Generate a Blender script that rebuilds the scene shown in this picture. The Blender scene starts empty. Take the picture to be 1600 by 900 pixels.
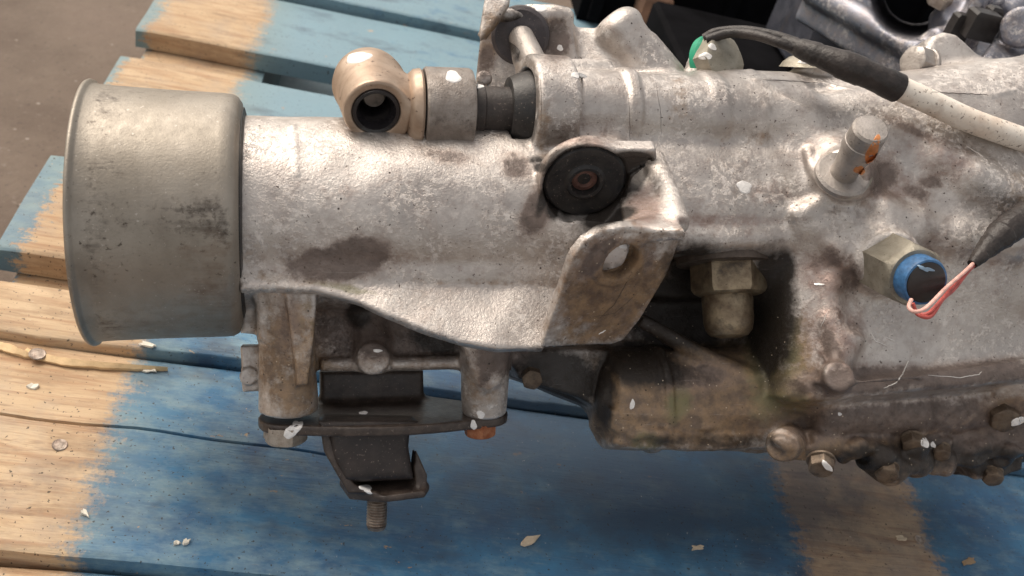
import bpy, math, random
import numpy as np
from mathutils import Vector, Matrix, noise as mnoise
from mathutils.bvhtree import BVHTree

random.seed(7); rng = np.random.default_rng(7)
MM = 0.001
sc = bpy.context.scene

# ---------------------------------------------------------------- camera
FPX = 1500.0                      # focal length in pixels of a 1600 px wide frame
CAM_H = 375.0                     # mm above the pallet boards
U = np.array([7575., -1212., -1500.]); U /= np.linalg.norm(U)      # along the boards
V = np.array([-110., 1170., -1500.]); V -= U*(U@V); V /= np.linalg.norm(V)
W = np.cross(U, V)
R = np.array([U, V, W])           # camera axes -> world axes
cam = bpy.data.cameras.new('camera')
cam.sensor_width = 36; cam.lens = 36*FPX/1600
cam.clip_start = 0.02; cam.clip_end = 60
cam.dof.use_dof = True; cam.dof.focus_distance = 0.425; cam.dof.aperture_fstop = 16
camo = bpy.data.objects.new('camera', cam); sc.collection.objects.link(camo)
CM = Matrix([[*R[i], 0] for i in range(3)] + [[0, 0, 0, 1]])
CM.translation = Vector((0, 0, CAM_H*MM))
camo.matrix_world = CM
sc.camera = camo

# ---------------------------------------------------------------- sky, sun, exposure
SUN_EL, SUN_AZ = 52, 140          # azimuth counter-clockwise from +X: behind the gearbox, to the left
world = bpy.data.worlds.new('World'); sc.world = world; world.use_nodes = True
wn = world.node_tree.nodes; wl = world.node_tree.links
bg = wn['Background']; bg.inputs[1].default_value = 0.15
sky = wn.new('ShaderNodeTexSky'); sky.sky_type = 'NISHITA'; sky.sun_disc = False
sky.sun_elevation = math.radians(SUN_EL); sky.sun_rotation = math.radians(90-SUN_AZ)
sky.air_density = 1.0; sky.dust_density = 4.0; sky.ozone_density = 0.5
hs = wn.new('ShaderNodeHueSaturation'); hs.inputs['Saturation'].default_value = 0.35
wl.new(sky.outputs[0], hs.inputs['Color'])
tint = wn.new('ShaderNodeMix'); tint.data_type = 'RGBA'; tint.blend_type = 'MULTIPLY'
tint.inputs[0].default_value = 1; tint.inputs[7].default_value = (1.0, 0.925, 0.825, 1)
wl.new(hs.outputs[0], tint.inputs[6]); wl.new(tint.outputs[2], bg.inputs[0])
sun = bpy.data.lights.new('sun', 'SUN'); sun.energy = 1.15; sun.angle = math.radians(48); sun.color = (1, .93, .84)
suno = bpy.data.objects.new('sun', sun); sc.collection.objects.link(suno)
el, az = math.radians(SUN_EL), math.radians(SUN_AZ)
sdir = Vector((math.cos(el)*math.cos(az), math.cos(el)*math.sin(az), math.sin(el)))
suno.rotation_euler = sdir.to_track_quat('Z', 'Y').to_euler(); suno.location = sdir*3
sc.view_settings.view_transform = 'Standard'; sc.view_settings.look = 'None'
sc.view_settings.exposure = 0.58; sc.view_settings.gamma = 1.0
sc.render.engine = 'CYCLES'; sc.cycles.use_denoising = True
sc.cycles.max_bounces = 6; sc.cycles.diffuse_bounces = 3; sc.cycles.glossy_bounces = 3

# ---------------------------------------------------------------- frames and measuring helpers
AL = math.radians(13)             # the gearbox axis recedes to the right
LO = np.array([-178.5, 32., -412.])
EX = np.array([math.cos(AL), 0, -math.sin(AL)]); EY = np.array([0., 1, 0]); EZ = np.array([math.sin(AL), 0, math.cos(AL)])
LF = np.array([EX, EY, EZ])       # camera vector -> gearbox frame
LB = np.array([215., -150., 0.])  # the gearbox's base point in its own frame
CAML = LF@(-LO)                   # camera position in the gearbox frame
def ray(px, py):
    return LF@np.array([(px-800)/FPX, (450-py)/FPX, -1.])
def P(px, py, c):                 # point of the gearbox frame at depth c behind a measured sight line
    d = ray(px, py); t = (c-CAML[2])/d[2]
    return CAML + d*t
def PP(px, py, p0, n):            # the same on an inclined plane
    d = ray(px, py); t = np.dot(np.asarray(p0)-CAML, n)/np.dot(d, n)
    return CAML + d*t
def pix(v):                       # gearbox frame -> measured picture position (n,3)->(n,2)
    c = (v-CAML)@LF               # rows: camera coords
    return np.stack([800+FPX*c[:, 0]/-c[:, 2], 450-FPX*c[:, 1]/-c[:, 2]], 1)
def G(px, py, z=0.):              # point on the pallet plane
    d = R@np.array([(px-800)/FPX, (450-py)/FPX, -1.]); t = (z-CAM_H)/d[2]
    return np.array([d[0]*t, d[1]*t, z])
MG = CM @ Matrix([[*(LF.T[i]), LO[i]*MM] for i in range(3)] + [[0, 0, 0, 1]])
def nrm(v): v = np.asarray(v, float); return v/np.linalg.norm(v)
def basis(n):
    n = nrm(n); a = np.array([0, 0, 1.]) if abs(n[2]) < .9 else np.array([1., 0, 0])
    x = nrm(np.cross(a, n)); return x, np.cross(n, x), n

# ---------------------------------------------------------------- object helpers
def link(name, verts, faces, mat, parent=None, smooth=True, offset=None, sharp=35, label=None):
    me = bpy.data.meshes.new(name)
    v = np.asarray(verts, float)
    if offset is not None: v = v-offset
    me.from_pydata((v*MM).tolist(), [], [list(map(int, f)) for f in faces])
    me.materials.append(mat)
    o = bpy.data.objects.new(name, me); sc.collection.objects.link(o)
    if parent: o.parent = parent
    if smooth:
        me.polygons.foreach_set('use_smooth', [True]*len(me.polygons))
        if sharp: me.set_sharp_from_angle(angle=math.radians(sharp))
    me.update()
    if label: o['label'] = label
    return o
def root(name, label, cat, M, group=None):
    o = bpy.data.objects.new(name, None); sc.collection.objects.link(o)
    o.matrix_world = M; o['label'] = label; o['category'] = cat; o.empty_display_size = .02
    if group: o['group'] = group
    return o
class Geo:
    def __init__(s): s.v = []; s.f = []
    def add(s, v, f):
        n = len(s.v); s.v += [tuple(map(float, q)) for q in v]; s.f += [[n+i for i in q] for q in f]; return s
    def lathe(s, p, d, prof, seg=48, up=None, flat=1.0):
        """prof: (distance along d, radius); closed at both ends when the radius is 0"""
        x, y, n = basis(d)
        if up is not None:
            y = nrm(np.asarray(up)-n*np.dot(up, n)); x = np.cross(y, n)
        v = []; f = []
        for t, r in prof:
            for k in range(seg):
                a = 2*math.pi*(k+.5)/seg
                v.append(np.asarray(p)+n*t+x*r*math.cos(a)+y*r*flat*math.sin(a))
        m = len(prof)
        for i in range(m-1):
            for k in range(seg):
                k2 = (k+1) % seg
                f.append([i*seg+k, i*seg+k2, (i+1)*seg+k2, (i+1)*seg+k])
        f.append(list(range(seg))[::-1]); f.append([(m-1)*seg+k for k in range(seg)])
        return s.add(v, f)
    def prism(s, pts, n, t, bevel=0):
        """polygon of 3D points pushed along n by t, optionally with a bevelled front rim"""
        pts = [np.asarray(q, float) for q in pts]; n = nrm(n); k = len(pts); c = sum(pts)/k
        rings = [pts]
        if bevel:
            rings = [pts, [q+n*(t-bevel) for q in pts], [q+nrm(c-q)*bevel+n*t for q in pts]]
        else: rings = [pts, [q+n*t for q in pts]]
        v = [q for r in rings for q in r]; f = []
        for i in range(len(rings)-1):
            for j in range(k):
                f.append([i*k+j, i*k+(j+1) % k, (i+1)*k+(j+1) % k, (i+1)*k+j])
        f.append(list(range(k))[::-1]); f.append([(len(rings)-1)*k+j for j in range(k)])
        return s.add(v, f)
    def hexhead(s, p, d, r, h, washer=0, wh=0, rot=0, dome=.12):
        x, y, n = basis(d); p = np.asarray(p, float)
        if washer:
            s.lathe(p, d, [(0, washer*.96), (wh*.3, washer), (wh*.8, washer*.97), (wh, washer*.9), (wh, r*.6)], 28)
        pts = []
        for k in range(6):
            a = rot+k*math.pi/3; pts.append((math.cos(a), math.sin(a)))
        v = []; f = []
        N = 24
        def hexr(a):
            b = (a-rot) % (math.pi/3)-math.pi/6; return math.cos(math.pi/6)/math.cos(b)
        rings = [(wh, 0), (wh+h*.8, 0), (wh+h*.93, 1), (wh+h, 2), (wh+h*(1+dome*.3), 3)]
        for t, m in rings:
            for k in range(N):
                a = rot+2*math.pi*k/N
                rr = hexr(a)*r
                if m == 1: rr = min(rr, r*.93)
                if m == 2: rr = r*.82
                if m == 3: rr = r*.35
                v.append(p+n*t+(x*math.cos(a)+y*math.sin(a))*rr)
        for i in range(len(rings)-1):
            for k in range(N):
                f.append([i*N+k, i*N+(k+1) % N, (i+1)*N+(k+1) % N, (i+1)*N+k])
        f.append([(len(rings)-1)*N+k for k in range(N)])
        return s.add(v, f)
    def tube(s, pts, rad, seg=14, flat=None, jit=0):
        pts = [np.asarray(q, float) for q in pts]
        if not hasattr(rad, '__len__'): rad = [rad]*len(pts)
        up = np.array([0, 0, 1.]); v = []; f = []
        for i, q in enumerate(pts):
            t = nrm(pts[min(i+1, len(pts)-1)]-pts[max(i-1, 0)])
            x = nrm(np.cross(t, up)); y = np.cross(x, t)
            for k in range(seg):
                a = 2*math.pi*k/seg
                v.append(q+(x*math.cos(a)+y*math.sin(a))*rad[i]*(1+jit*random.uniform(-1, 1)))
        for i in range(len(pts)-1):
            for k in range(seg):
                f.append([i*seg+k, i*seg+(k+1) % seg, (i+1)*seg+(k+1) % seg, (i+1)*seg+k])
        f.append(list(range(seg))[::-1]); f.append([(len(pts)-1)*seg+k for k in range(seg)])
        return s.add(v, f)
    def build(s, name, mat, parent=None, offset=LB, **k):
        return link(name, s.v, s.f, mat, parent, offset=offset, **k)
def spline(pts, n=8):             # Catmull-Rom
    pts = [np.asarray(q, float) for q in pts]; q = [2*pts[0]-pts[1]]+pts+[2*pts[-1]-pts[-2]]; out = []
    for i in range(1, len(q)-2):
        for k in range(n):
            t = k/n
            out.append(.5*((2*q[i])+(-q[i-1]+q[i+1])*t+(2*q[i-1]-5*q[i]+4*q[i+1]-q[i+2])*t*t+(-q[i-1]+3*q[i]-3*q[i+1]+q[i+2])*t**3))
    out.append(pts[-1]); return out

# ---------------------------------------------------------------- casting modeller: blended solids turned into one skin
class Field:
    def __init__(s, lo, hi, h):
        s.lo = np.array(lo, float); s.h = h
        s.n = np.ceil((np.array(hi)-s.lo)/h).astype(int)+1
        s.F = np.full(s.n, 30., np.float32)
    def sub(s, lo, hi):
        i0 = np.clip(np.floor((np.array(lo)-s.lo)/s.h).astype(int), 0, s.n)
        i1 = np.clip(np.ceil((np.array(hi)-s.lo)/s.h).astype(int)+1, 0, s.n)
        sl = tuple(slice(a, b) for a, b in zip(i0, i1))
        ax = [(s.lo[k]+s.h*np.arange(i0[k], i1[k])).astype(np.float32) for k in range(3)]
        return sl, (ax[0][:, None, None], ax[1][None, :, None], ax[2][None, None, :])
    def put(s, lo, hi, fn, k, cut):
        m = k+3*s.h+2
        sl, X = s.sub(np.array(lo)-m, np.array(hi)+m)
        if min(x.size for x in X) == 0: return
        d = fn(*X).astype(np.float32); F = s.F[sl]
        if cut: d = -d; h = np.clip(.5-.5*(d-F)/max(k, 1e-3), 0, 1); r = F*h+d*(1-h)+k*h*(1-h)
        else: h = np.clip(.5+.5*(F-d)/max(k, 1e-3), 0, 1); r = F*(1-h)+d*h-k*h*(1-h)
        s.F[sl] = r
    def cone(s, p0, p1, r0, r1=None, rd=1.5, k=3, cut=False):
        p0 = np.asarray(p0, float); p1 = np.asarray(p1, float); r1 = r0 if r1 is None else r1
        L = np.linalg.norm(p1-p0); n = (p1-p0)/L; rm = max(r0, r1)
        def fn(x, y, z):
            dx, dy, dz = x-p0[0], y-p0[1], z-p0[2]
            t = dx*n[0]+dy*n[1]+dz*n[2]
            q = np.sqrt(np.maximum(dx*dx+dy*dy+dz*dz-t*t, 0))
            a = q-(r0+(r1-r0)*np.clip(t/L, 0, 1))+rd; b = np.abs(t-L/2)-L/2+rd
            return np.sqrt(np.maximum(a, 0)**2+np.maximum(b, 0)**2)+np.minimum(np.maximum(a, b), 0)-rd
        s.put(np.minimum(p0, p1)-rm, np.maximum(p0, p1)+rm, fn, k, cut)
    def ball(s, p, r, k=3, cut=False):
        p = np.asarray(p, float); r = np.array([r]*3 if not hasattr(r, '__len__') else r, float)
        def fn(x, y, z):
            q = np.sqrt(((x-p[0])/r[0])**2+((y-p[1])/r[1])**2+((z-p[2])/r[2])**2)
            return (q-1)*r.min()
        s.put(p-r, p+r, fn, k, cut)
    def poly(s, pts, n, t, rd=1.5, k=3, cut=False):
        """prism: planar polygon (3D points), thickness t going back from the polygon against n"""
        pts = [np.asarray(q, float) for q in pts]; x, y, n = basis(n); o = sum(pts)/len(pts)
        o = o-n*np.dot(o-pts[0], n)*0
        Q = np.array([[np.dot(q-o, x), np.dot(q-o, y)] for q in pts])
        A = .5*sum(Q[i-1][0]*Q[i][1]-Q[i][0]*Q[i-1][1] for i in range(len(Q)))
        allp = np.array(pts+[q-n*t for q in pts])
        def fn(a, b, c):
            u = (a-o[0])*x[0]+(b-o[1])*x[1]+(c-o[2])*x[2]
            v = (a-o[0])*y[0]+(b-o[1])*y[1]+(c-o[2])*y[2]
            w = (a-o[0])*n[0]+(b-o[1])*n[1]+(c-o[2])*n[2]
            d2 = np.full(u.shape, 1e9, np.float32); sg = np.ones(u.shape, bool)
            for i in range(len(Q)):
                ax, ay = Q[i-1]; bx, by = Q[i]
                ex, ey = bx-ax, by-ay; wx, wy = u-ax, v-ay
                h = np.clip((wx*ex+wy*ey)/(ex*ex+ey*ey), 0, 1)
                d2 = np.minimum(d2, (wx-ex*h)**2+(wy-ey*h)**2)
                c1 = (v >= ay) != (v >= by)
                if abs(ey) > 1e-6: sg ^= c1 & (u < ex*(v-ay)/ey+ax)
            dp = np.sqrt(d2)*np.where(sg, 1, -1)
            aa = dp+rd; bb = np.abs(w+t/2)-t/2+rd
            return np.sqrt(np.maximum(aa, 0)**2+np.maximum(bb, 0)**2)+np.minimum(np.maximum(aa, bb), 0)-rd
        s.put(allp.min(0), allp.max(0), fn, k, cut)
    def box(s, lo, hi, rd=2, k=3, cut=False):
        lo = np.array(lo, float); hi = np.array(hi, float); c = (lo+hi)/2; e = (hi-lo)/2-rd
        def fn(x, y, z):
            a, b, d = np.abs(x-c[0])-e[0], np.abs(y-c[1])-e[1], np.abs(z-c[2])-e[2]
            return np.sqrt(np.maximum(a, 0)**2+np.maximum(b, 0)**2+np.maximum(d, 0)**2)+np.minimum(np.maximum(np.maximum(a, b), d), 0)-rd
        s.put(lo, hi, fn, k, cut)
    def surf(s, px, py, cmax=95):
        d = ray(px, py); d = d/np.linalg.norm(d); t0 = (cmax-CAML[2])/d[2]
        q = CAML+d*(t0+np.arange(0, 190, .4)[:, None]); i = np.rint((q-s.lo)/s.h).astype(int)
        ok = ((i >= 0) & (i < np.array(s.F.shape))).all(1); i = np.clip(i, 0, np.array(s.F.shape)-1)
        hit = np.argmax((s.F[i[:, 0], i[:, 1], i[:, 2]] < 0) & ok); return q[hit]
    def ridge(s, pts, r, k=2, lift=0., cut=False):
        q = [s.surf(*p) for p in pts]; v = nrm(CAML-q[0])*(lift-(r*.75 if r < 1.3 else 0))
        for a, b in zip(q[:-1], q[1:]): s.cone(a+v, b+v, r, rd=r*.9, k=k, cut=cut)
    def rough(s, cell, amp, wfn=None):
        m = np.ceil(np.array(s.F.shape)*s.h/cell).astype(int)+2
        g = rng.standard_normal(m).astype(np.float32)
        def up(a, n, ax):
            x = np.arange(n)*s.h/cell; i = x.astype(int); f = (x-i); f = f*f*(3-2*f)
            sh = [1, 1, 1]; sh[ax] = n; f = f.reshape(sh).astype(np.float32)
            return np.take(a, i, ax)*(1-f)+np.take(a, i+1, ax)*f
        for k in range(3): g = up(g, s.F.shape[k], k)
        if wfn is not None: g *= wfn(*[(s.lo[k]+s.h*np.arange(s.F.shape[k])).astype(np.float32) for k in range(3)])
        s.F += g*amp
    def skin(s):
        """surface nets"""
        F = s.F; F[0] = F[-1] = 9; F[:, 0] = F[:, -1] = 9; F[:, :, 0] = F[:, :, -1] = 9
        ins = F < 0
        n = np.array(F.shape)-1
        cnt = np.zeros(n, np.int8)
        cs = [(i, j, k) for i in (0, 1) for j in (0, 1) for k in (0, 1)]
        for i, j, k in cs: cnt += ins[i:i+n[0], j:j+n[1], k:k+n[2]]
        act = (cnt > 0) & (cnt < 8)
        ii = np.argwhere(act); idx = np.full(n, -1, np.int32); idx[act] = np.arange(len(ii))
        acc = np.zeros((len(ii), 3)); w = np.zeros(len(ii))
        val = {c: F[ii[:, 0]+c[0], ii[:, 1]+c[1], ii[:, 2]+c[2]].astype(float) for c in cs}
        for c in cs:
            for ax in range(3):
                if c[ax]: continue
                d = list(c); d[ax] = 1; a, b = val[c], val[tuple(d)]
                m = (a < 0) != (b < 0)
                t = np.where(m, a/np.where(m, a-b, 1), 0)
                pt = np.tile(np.array(c, float), (len(ii), 1)); pt[:, ax] += t
                acc += pt*m[:, None]; w += m
        v = s.lo+s.h*(ii+acc/w[:, None])
        faces = []
        for ax in range(3):
            sl0 = [slice(1, -1)]*3; sl1 = list(sl0)
            sl0[ax] = slice(0, -1); sl1[ax] = slice(1, None)
            a = ins[tuple(sl0)]; b = ins[tuple(sl1)]
            e = np.argwhere(a != b); off = np.array([1, 1, 1]); off[ax] = 0
            e = e+off
            o1, o2 = [(1, 2), (2, 0), (0, 1)][ax]
            d1 = np.zeros(3, int); d1[o1] = 1; d2 = np.zeros(3, int); d2[o2] = 1
            q = [e-d1-d2, e-d2, e, e-d1]
            q = np.stack([idx[tuple(x.T)] for x in q], 1)
            flip = ~ins[tuple(e.T)]
            q[flip] = q[flip][:, ::-1]
            faces.append(q)
        f = np.concatenate(faces)
        f = f[(f >= 0).all(1)]
        return v, f

# ---------------------------------------------------------------- materials
class NT:
    def __init__(s, name):
        s.m = bpy.data.materials.new(name); s.m.use_nodes = True
        s.t = s.m.node_tree; s.b = s.t.nodes['Principled BSDF']
        s.co = s.t.nodes.new('ShaderNodeTexCoord').outputs['Object']
    def L(s, a, b):
        if hasattr(a, 'is_output'): s.t.links.new(a, b)
        elif isinstance(a, (tuple, list)): b.default_value = tuple(a)+((1,) if len(a) == 3 and len(b.default_value) == 4 else ())
        else: b.default_value = a
    def mul(s, sx, sy, sz, rot=(0, 0, 0), src=None):
        n = s.t.nodes.new('ShaderNodeMapping'); n.inputs['Scale'].default_value = (sx, sy, sz); n.inputs['Rotation'].default_value = rot
        s.L(src or s.co, n.inputs[0]); return n.outputs[0]
    def noise(s, scale, detail=4, rough=.55, v=None, dist=0):
        n = s.t.nodes.new('ShaderNodeTexNoise'); s.L(v or s.co, n.inputs['Vector'])
        n.inputs['Scale'].default_value = scale; n.inputs['Detail'].default_value = detail
        n.inputs['Roughness'].default_value = rough; n.inputs['Distortion'].default_value = dist
        return n.outputs['Fac']
    def voro(s, scale, v=None, feat='F1', out='Distance'):
        n = s.t.nodes.new('ShaderNodeTexVoronoi'); n.feature = feat; s.L(v or s.co, n.inputs['Vector']); n.inputs['Scale'].default_value = scale
        return n.outputs[out]
    def ramp(s, x, a, b, lo=0., hi=1.):
        n = s.t.nodes.new('ShaderNodeMapRange'); n.inputs[1].default_value = a; n.inputs[2].default_value = b
        n.inputs[3].default_value = lo; n.inputs[4].default_value = hi; s.L(x, n.inputs[0]); return n.outputs[0]
    def math(s, op, a, b=0.):
        n = s.t.nodes.new('ShaderNodeMath'); n.operation = op; s.L(a, n.inputs[0]); s.L(b, n.inputs[1]); return n.outputs[0]
    def mix(s, f, a, b, mode='MIX'):
        n = s.t.nodes.new('ShaderNodeMix'); n.data_type = 'RGBA'; n.blend_type = mode
        s.L(f, n.inputs[0]); s.L(a, n.inputs[6]); s.L(b, n.inputs[7]); return n.outputs[2]
    def fmix(s, f, a, b):
        n = s.t.nodes.new('ShaderNodeMix'); n.data_type = 'FLOAT'
        s.L(f, n.inputs[0]); s.L(a, n.inputs[2]); s.L(b, n.inputs[3]); return n.outputs[0]
    def attr(s, name):
        n = s.t.nodes.new('ShaderNodeAttribute'); n.attribute_name = name; return n.outputs['Fac']
    def sep(s):
        n = s.t.nodes.new('ShaderNodeSeparateXYZ'); s.L(s.co, n.inputs[0]); return n.outputs
    def geo(s, o): return s.t.nodes.new('ShaderNodeNewGeometry').outputs[o]
    def bump(s, h, dist, strength=1., prev=None):
        n = s.t.nodes.new('ShaderNodeBump'); n.inputs['Distance'].default_value = dist; n.inputs['Strength'].default_value = strength
        s.L(h, n.inputs['Height'])
        if prev: s.L(prev, n.inputs['Normal'])
        return n.outputs[0]
    def out(s, col, rough=.5, metal=0., normal=None, **k):
        s.L(col, s.b.inputs['Base Color']); s.L(rough, s.b.inputs['Roughness']); s.L(metal, s.b.inputs['Metallic'])
        if normal: s.L(normal, s.b.inputs['Normal'])
        for a, b in k.items(): s.L(b, s.b.inputs[a.replace('_', ' ')])
        return s.m

def cast_aluminium(name='cast_aluminium', a=(.46, .42, .39), b=(.64, .595, .555), wetlvl=1.):
    n = NT(name)
    big = n.noise(28, 5, .6); mid = n.noise(160, 5, .65); fine = n.noise(900, 4, .7)
    col = n.mix(n.ramp(big, .35, .65), a, b)
    col = n.mix(n.ramp(mid, .46, .62, 0, .38), col, (.37, .32, .30))
    col = n.mix(n.ramp(n.noise(70, 6, .7, dist=.6), .54, .68, 0, .4), col, (.30, .235, .20))
    # pale oxide bloom in flecks
    fl = n.math('MULTIPLY', n.ramp(n.noise(300, 6, .78), .50, .58), n.ramp(n.noise(38, 4, .6), .42, .56))
    col = n.mix(n.math('MULTIPLY', fl, .6), col, (.80, .75, .71))
    stain = n.noise(220, 5, .7); st2 = n.noise(60, 4, .6)
    wob = n.math('ADD', n.math('MULTIPLY', n.math('SUBTRACT', stain, .5), .9), n.math('MULTIPLY', n.math('SUBTRACT', st2, .5), .9))
    def mask(at, lo=.45, hi=.58, amt=1., ws=1.):
        return n.ramp(n.math('ADD', n.attr(at), n.math('MULTIPLY', wob, ws)), lo, hi, 0, amt)
    mauve = n.ramp(n.math('ADD', n.attr('mauve'), wob), .3, .8, 0, .75)
    col = n.mix(mauve, col, (.30, .20, .17))
    brown = n.ramp(n.math('ADD', n.attr('brown'), wob), .3, .7, 0, .88)
    col = n.mix(brown, col, n.mix(n.ramp(mid, .38, .62), (.10, .056, .026), (.28, .175, .085)))
    olive = n.ramp(n.math('ADD', n.attr('olive'), wob), .35, .75, 0, .75)
    col = n.mix(olive, col, (.19, .185, .085))
    halo = mask('wet', .02, .5, .55)
    col = n.mix(halo, col, (.27, .20, .165))
    wet = mask('wet', .40, .66, .85)
    col = n.mix(wet, col, n.mix(n.ramp(mid, .35, .65), (.07, .05, .042), (.165, .125, .108)))
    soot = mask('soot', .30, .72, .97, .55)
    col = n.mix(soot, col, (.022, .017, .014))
    # dark pits and specks everywhere
    pit = n.ramp(n.noise(620, 3, .6), .665, .70)
    col = n.mix(n.math('MULTIPLY', pit, .85), col, (.06, .04, .03))
    dots = n.math('MULTIPLY', n.ramp(n.voro(190), .10, .07), n.ramp(n.noise(30, 2), .5, .56))
    col = n.mix(n.math('MULTIPLY', dots, .9), col, (.03, .02, .017))
    crumbs = n.math('MULTIPLY', n.ramp(n.voro(260, n.mul(1, 1, 1, (.4, .7, .2))), .085, .06), n.ramp(brown, .3, .6))
    col = n.mix(crumbs, col, (.62, .52, .40))
    # fine scratches
    sc1 = n.ramp(n.noise(60, 2, .5, n.mul(1, 22, 22, (.2, .3, .9))), .70, .735)
    col = n.mix(n.math('MULTIPLY', sc1, .12), col, (.85, .83, .8))
    dirt = n.math('MAXIMUM', n.math('MAXIMUM', wet, soot), n.math('MAXIMUM', brown, olive))
    metal = n.fmix(dirt, n.ramp(fl, 0, 1, .76, .25), .12)
    rough = n.fmix(dirt, n.ramp(big, .3, .7, .32, .46), n.ramp(stain, .3, .7, .24, .55))
    nb = n.bump(fine, .00028, .9)
    nb = n.bump(mid, .0004, .25, nb)
    nb = n.bump(n.noise(480, 3, .6), .0003, .5, nb)
    nb = n.bump(fl, .00012, .8, nb)
    return n.out(col, rough, metal, nb)
def dirty_metal(name, a, b, metal=.7, rough=(.35, .55), scale=120, grime=(.05, .035, .028), amt=.5, bump=.0004, streak=None):
    n = NT(name)
    col = n.mix(n.ramp(n.noise(scale, 5, .6), .35, .65), a, b)
    if streak:
        col = n.mix(n.ramp(n.noise(50, 4, .6, n.mul(*streak)), .5, .75, 0, .35), col, grime)
    g = n.ramp(n.noise(scale*.7, 6, .72), .55, .68, 0, amt)
    col = n.mix(g, col, grime)
    pit = n.ramp(n.noise(scale*6, 3, .6), .66, .70, 0, .8)
    col = n.mix(pit, col, grime)
    r = n.ramp(n.noise(scale*1.4, 4), .3, .7, rough[0], rough[1])
    return n.out(col, r, n.fmix(g, metal, metal*.3), n.bump(n.noise(scale*7, 4, .65), bump, .7))
def rubber(name, a=(.012, .012, .013), b=(.04, .035, .032), rough=(.35, .6)):
    n = NT(name)
    col = n.mix(n.ramp(n.noise(140, 5, .7), .4, .7), a, b)
    dust = n.ramp(n.noise(900, 2), .66, .70, 0, .5)
    col = n.mix(dust, col, (.25, .2, .17))
    return n.out(col, n.ramp(n.noise(90, 4), .3, .7, *rough), 0., n.bump(n.noise(600, 4, .6), .0003, .6))
def plain(name, c, rough=.5, metal=0., var=.25, scale=200, bump=.0002, **k):
    if max(c) < .01: k['Specular_IOR_Level'] = .02
    n = NT(name)
    col = n.mix(n.ramp(n.noise(scale, 4, .6), .3, .7), tuple(x*(1-var) for x in c), tuple(min(1, x*(1+var)) for x in c))
    return n.out(col, rough, metal, n.bump(n.noise(scale*4, 3), bump, .6), **k)

M_AL = cast_aluminium()
M_CAP = None
def cap_mat():
    n = NT('pressed_steel_cover')
    X = n.sep()
    col = n.mix(n.ramp(n.noise(35, 4, .6), .35, .65), (.27, .24, .20), (.35, .315, .27))
    col = n.mix(n.ramp(n.noise(70, 5, .65, n.mul(1, .35, 1)), .5, .75, 0, .5), col, (.17, .145, .12))
    wob = n.math('MULTIPLY', n.math('SUBTRACT', n.noise(150, 5, .7), .5), 1.1)
    wob = n.math('ADD', wob, n.math('MULTIPLY', n.math('SUBTRACT', n.noise(90, 5, .7, n.mul(.35, 2.2, 2.2)), .5), 1.2))
    dk = n.ramp(n.math('ADD', n.attr('soot'), wob), .34, .75, 0, .8)
    col = n.mix(dk, col, (.045, .035, .03))
    br = n.ramp(n.math('ADD', n.attr('brown'), wob), .3, .8, 0, .6)
    col = n.mix(br, col, (.15, .085, .05))
    pit = n.math('MULTIPLY', n.ramp(n.noise(420, 3, .6), .63, .69), n.ramp(n.noise(25, 3), .42, .6))
    col = n.mix(n.math('MULTIPLY', pit, .8), col, (.06, .045, .035))
    lipn = n.math('MULTIPLY', n.ramp(n.attr('soot'), .1, .5), n.ramp(n.noise(420, 5, .75), .5, .6))
    col = n.mix(n.math('MULTIPLY', lipn, .55), col, (.05, .038, .03))
    lt = n.math('MULTIPLY', n.ramp(n.noise(600, 3, .6, n.mul(1, 1, 1, (1, 2, 0))), .66, .72), .5)
    col = n.mix(lt, col, (.6, .55, .5))
    return n.out(col, n.ramp(n.noise(220, 5, .6), .3, .7, .40, .58), .62, n.bump(n.noise(160, 4, .6, n.mul(.3, 2, 2)), .00012, .6, n.bump(n.noise(900, 4, .6), .00018, .7)))
M_CAP = cap_mat()
M_ROD = dirty_metal('bronze_tinted_steel', (.37, .265, .19), (.50, .385, .295), .5, (.32, .5), 60, (.10, .065, .045), .35, .0002, (1, 1, 6))
M_COLLAR = dirty_metal('worn_grey_steel', (.24, .205, .18), (.36, .32, .29), .6, (.35, .6), 160, (.06, .045, .038), .6, .0005)
M_RUB = rubber('black_rubber')
M_BOOT = rubber('dark_ribbed_rubber', (.028, .022, .02), (.06, .048, .043), (.4, .65))
M_MOUNT = rubber('oily_mount_steel', (.034, .024, .02), (.085, .064, .052), (.3, .5))
M_MRUB = rubber('mount_rubber', (.018, .013, .012), (.036, .026, .023), (.4, .6))
M_BOLT = dirty_metal('zinc_bolt', (.32, .27, .22), (.48, .42, .36), .65, (.35, .55), 200, (.09, .06, .04), .6)
M_RUST = dirty_metal('rusty_bolt', (.30, .085, .03), (.45, .20, .10), .3, (.5, .8), 300, (.09, .03, .015), .7)
M_STUD = dirty_metal('stud_steel', (.22, .17, .14), (.40, .34, .29), .75, (.3, .5), 260, (.10, .06, .04), .6)
M_PLUG = dirty_metal('yellow_zinc', (.14, .10, .065), (.32, .255, .17), .6, (.3, .5), 140, (.05, .038, .03), .7)
M_PIN = dirty_metal('grey_pin_steel', (.32, .29, .265), (.46, .42, .39), .6, (.35, .55), 120, (.09, .07, .06), .4)
M_BRT = dirty_metal('clean_bolt_steel', (.6, .6, .62), (.75, .75, .77), .7, (.25, .4), 120, (.2, .15, .12), .15)
M_HEX = dirty_metal('dull_zinc_hex', (.27, .245, .195), (.37, .34, .28), .55, (.38, .6), 150, (.07, .055, .04), .5)
M_WHITE = plain('white_paint_dab', (.80, .78, .76), .55, 0, .14, 500)
M_ORANGE = plain('orange_marker', (.55, .22, .08), .5, .1, .3, 500)
M_BLUEP = plain('blue_plastic', (.045, .14, .30), .4, 0, .35, 400)
M_BLACKP = plain('black_plastic', (.022, .019, .018), .45, 0, .3)
M_GREEN = plain('green_gasket', (.015, .30, .17), .4, 0, .15)
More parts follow.
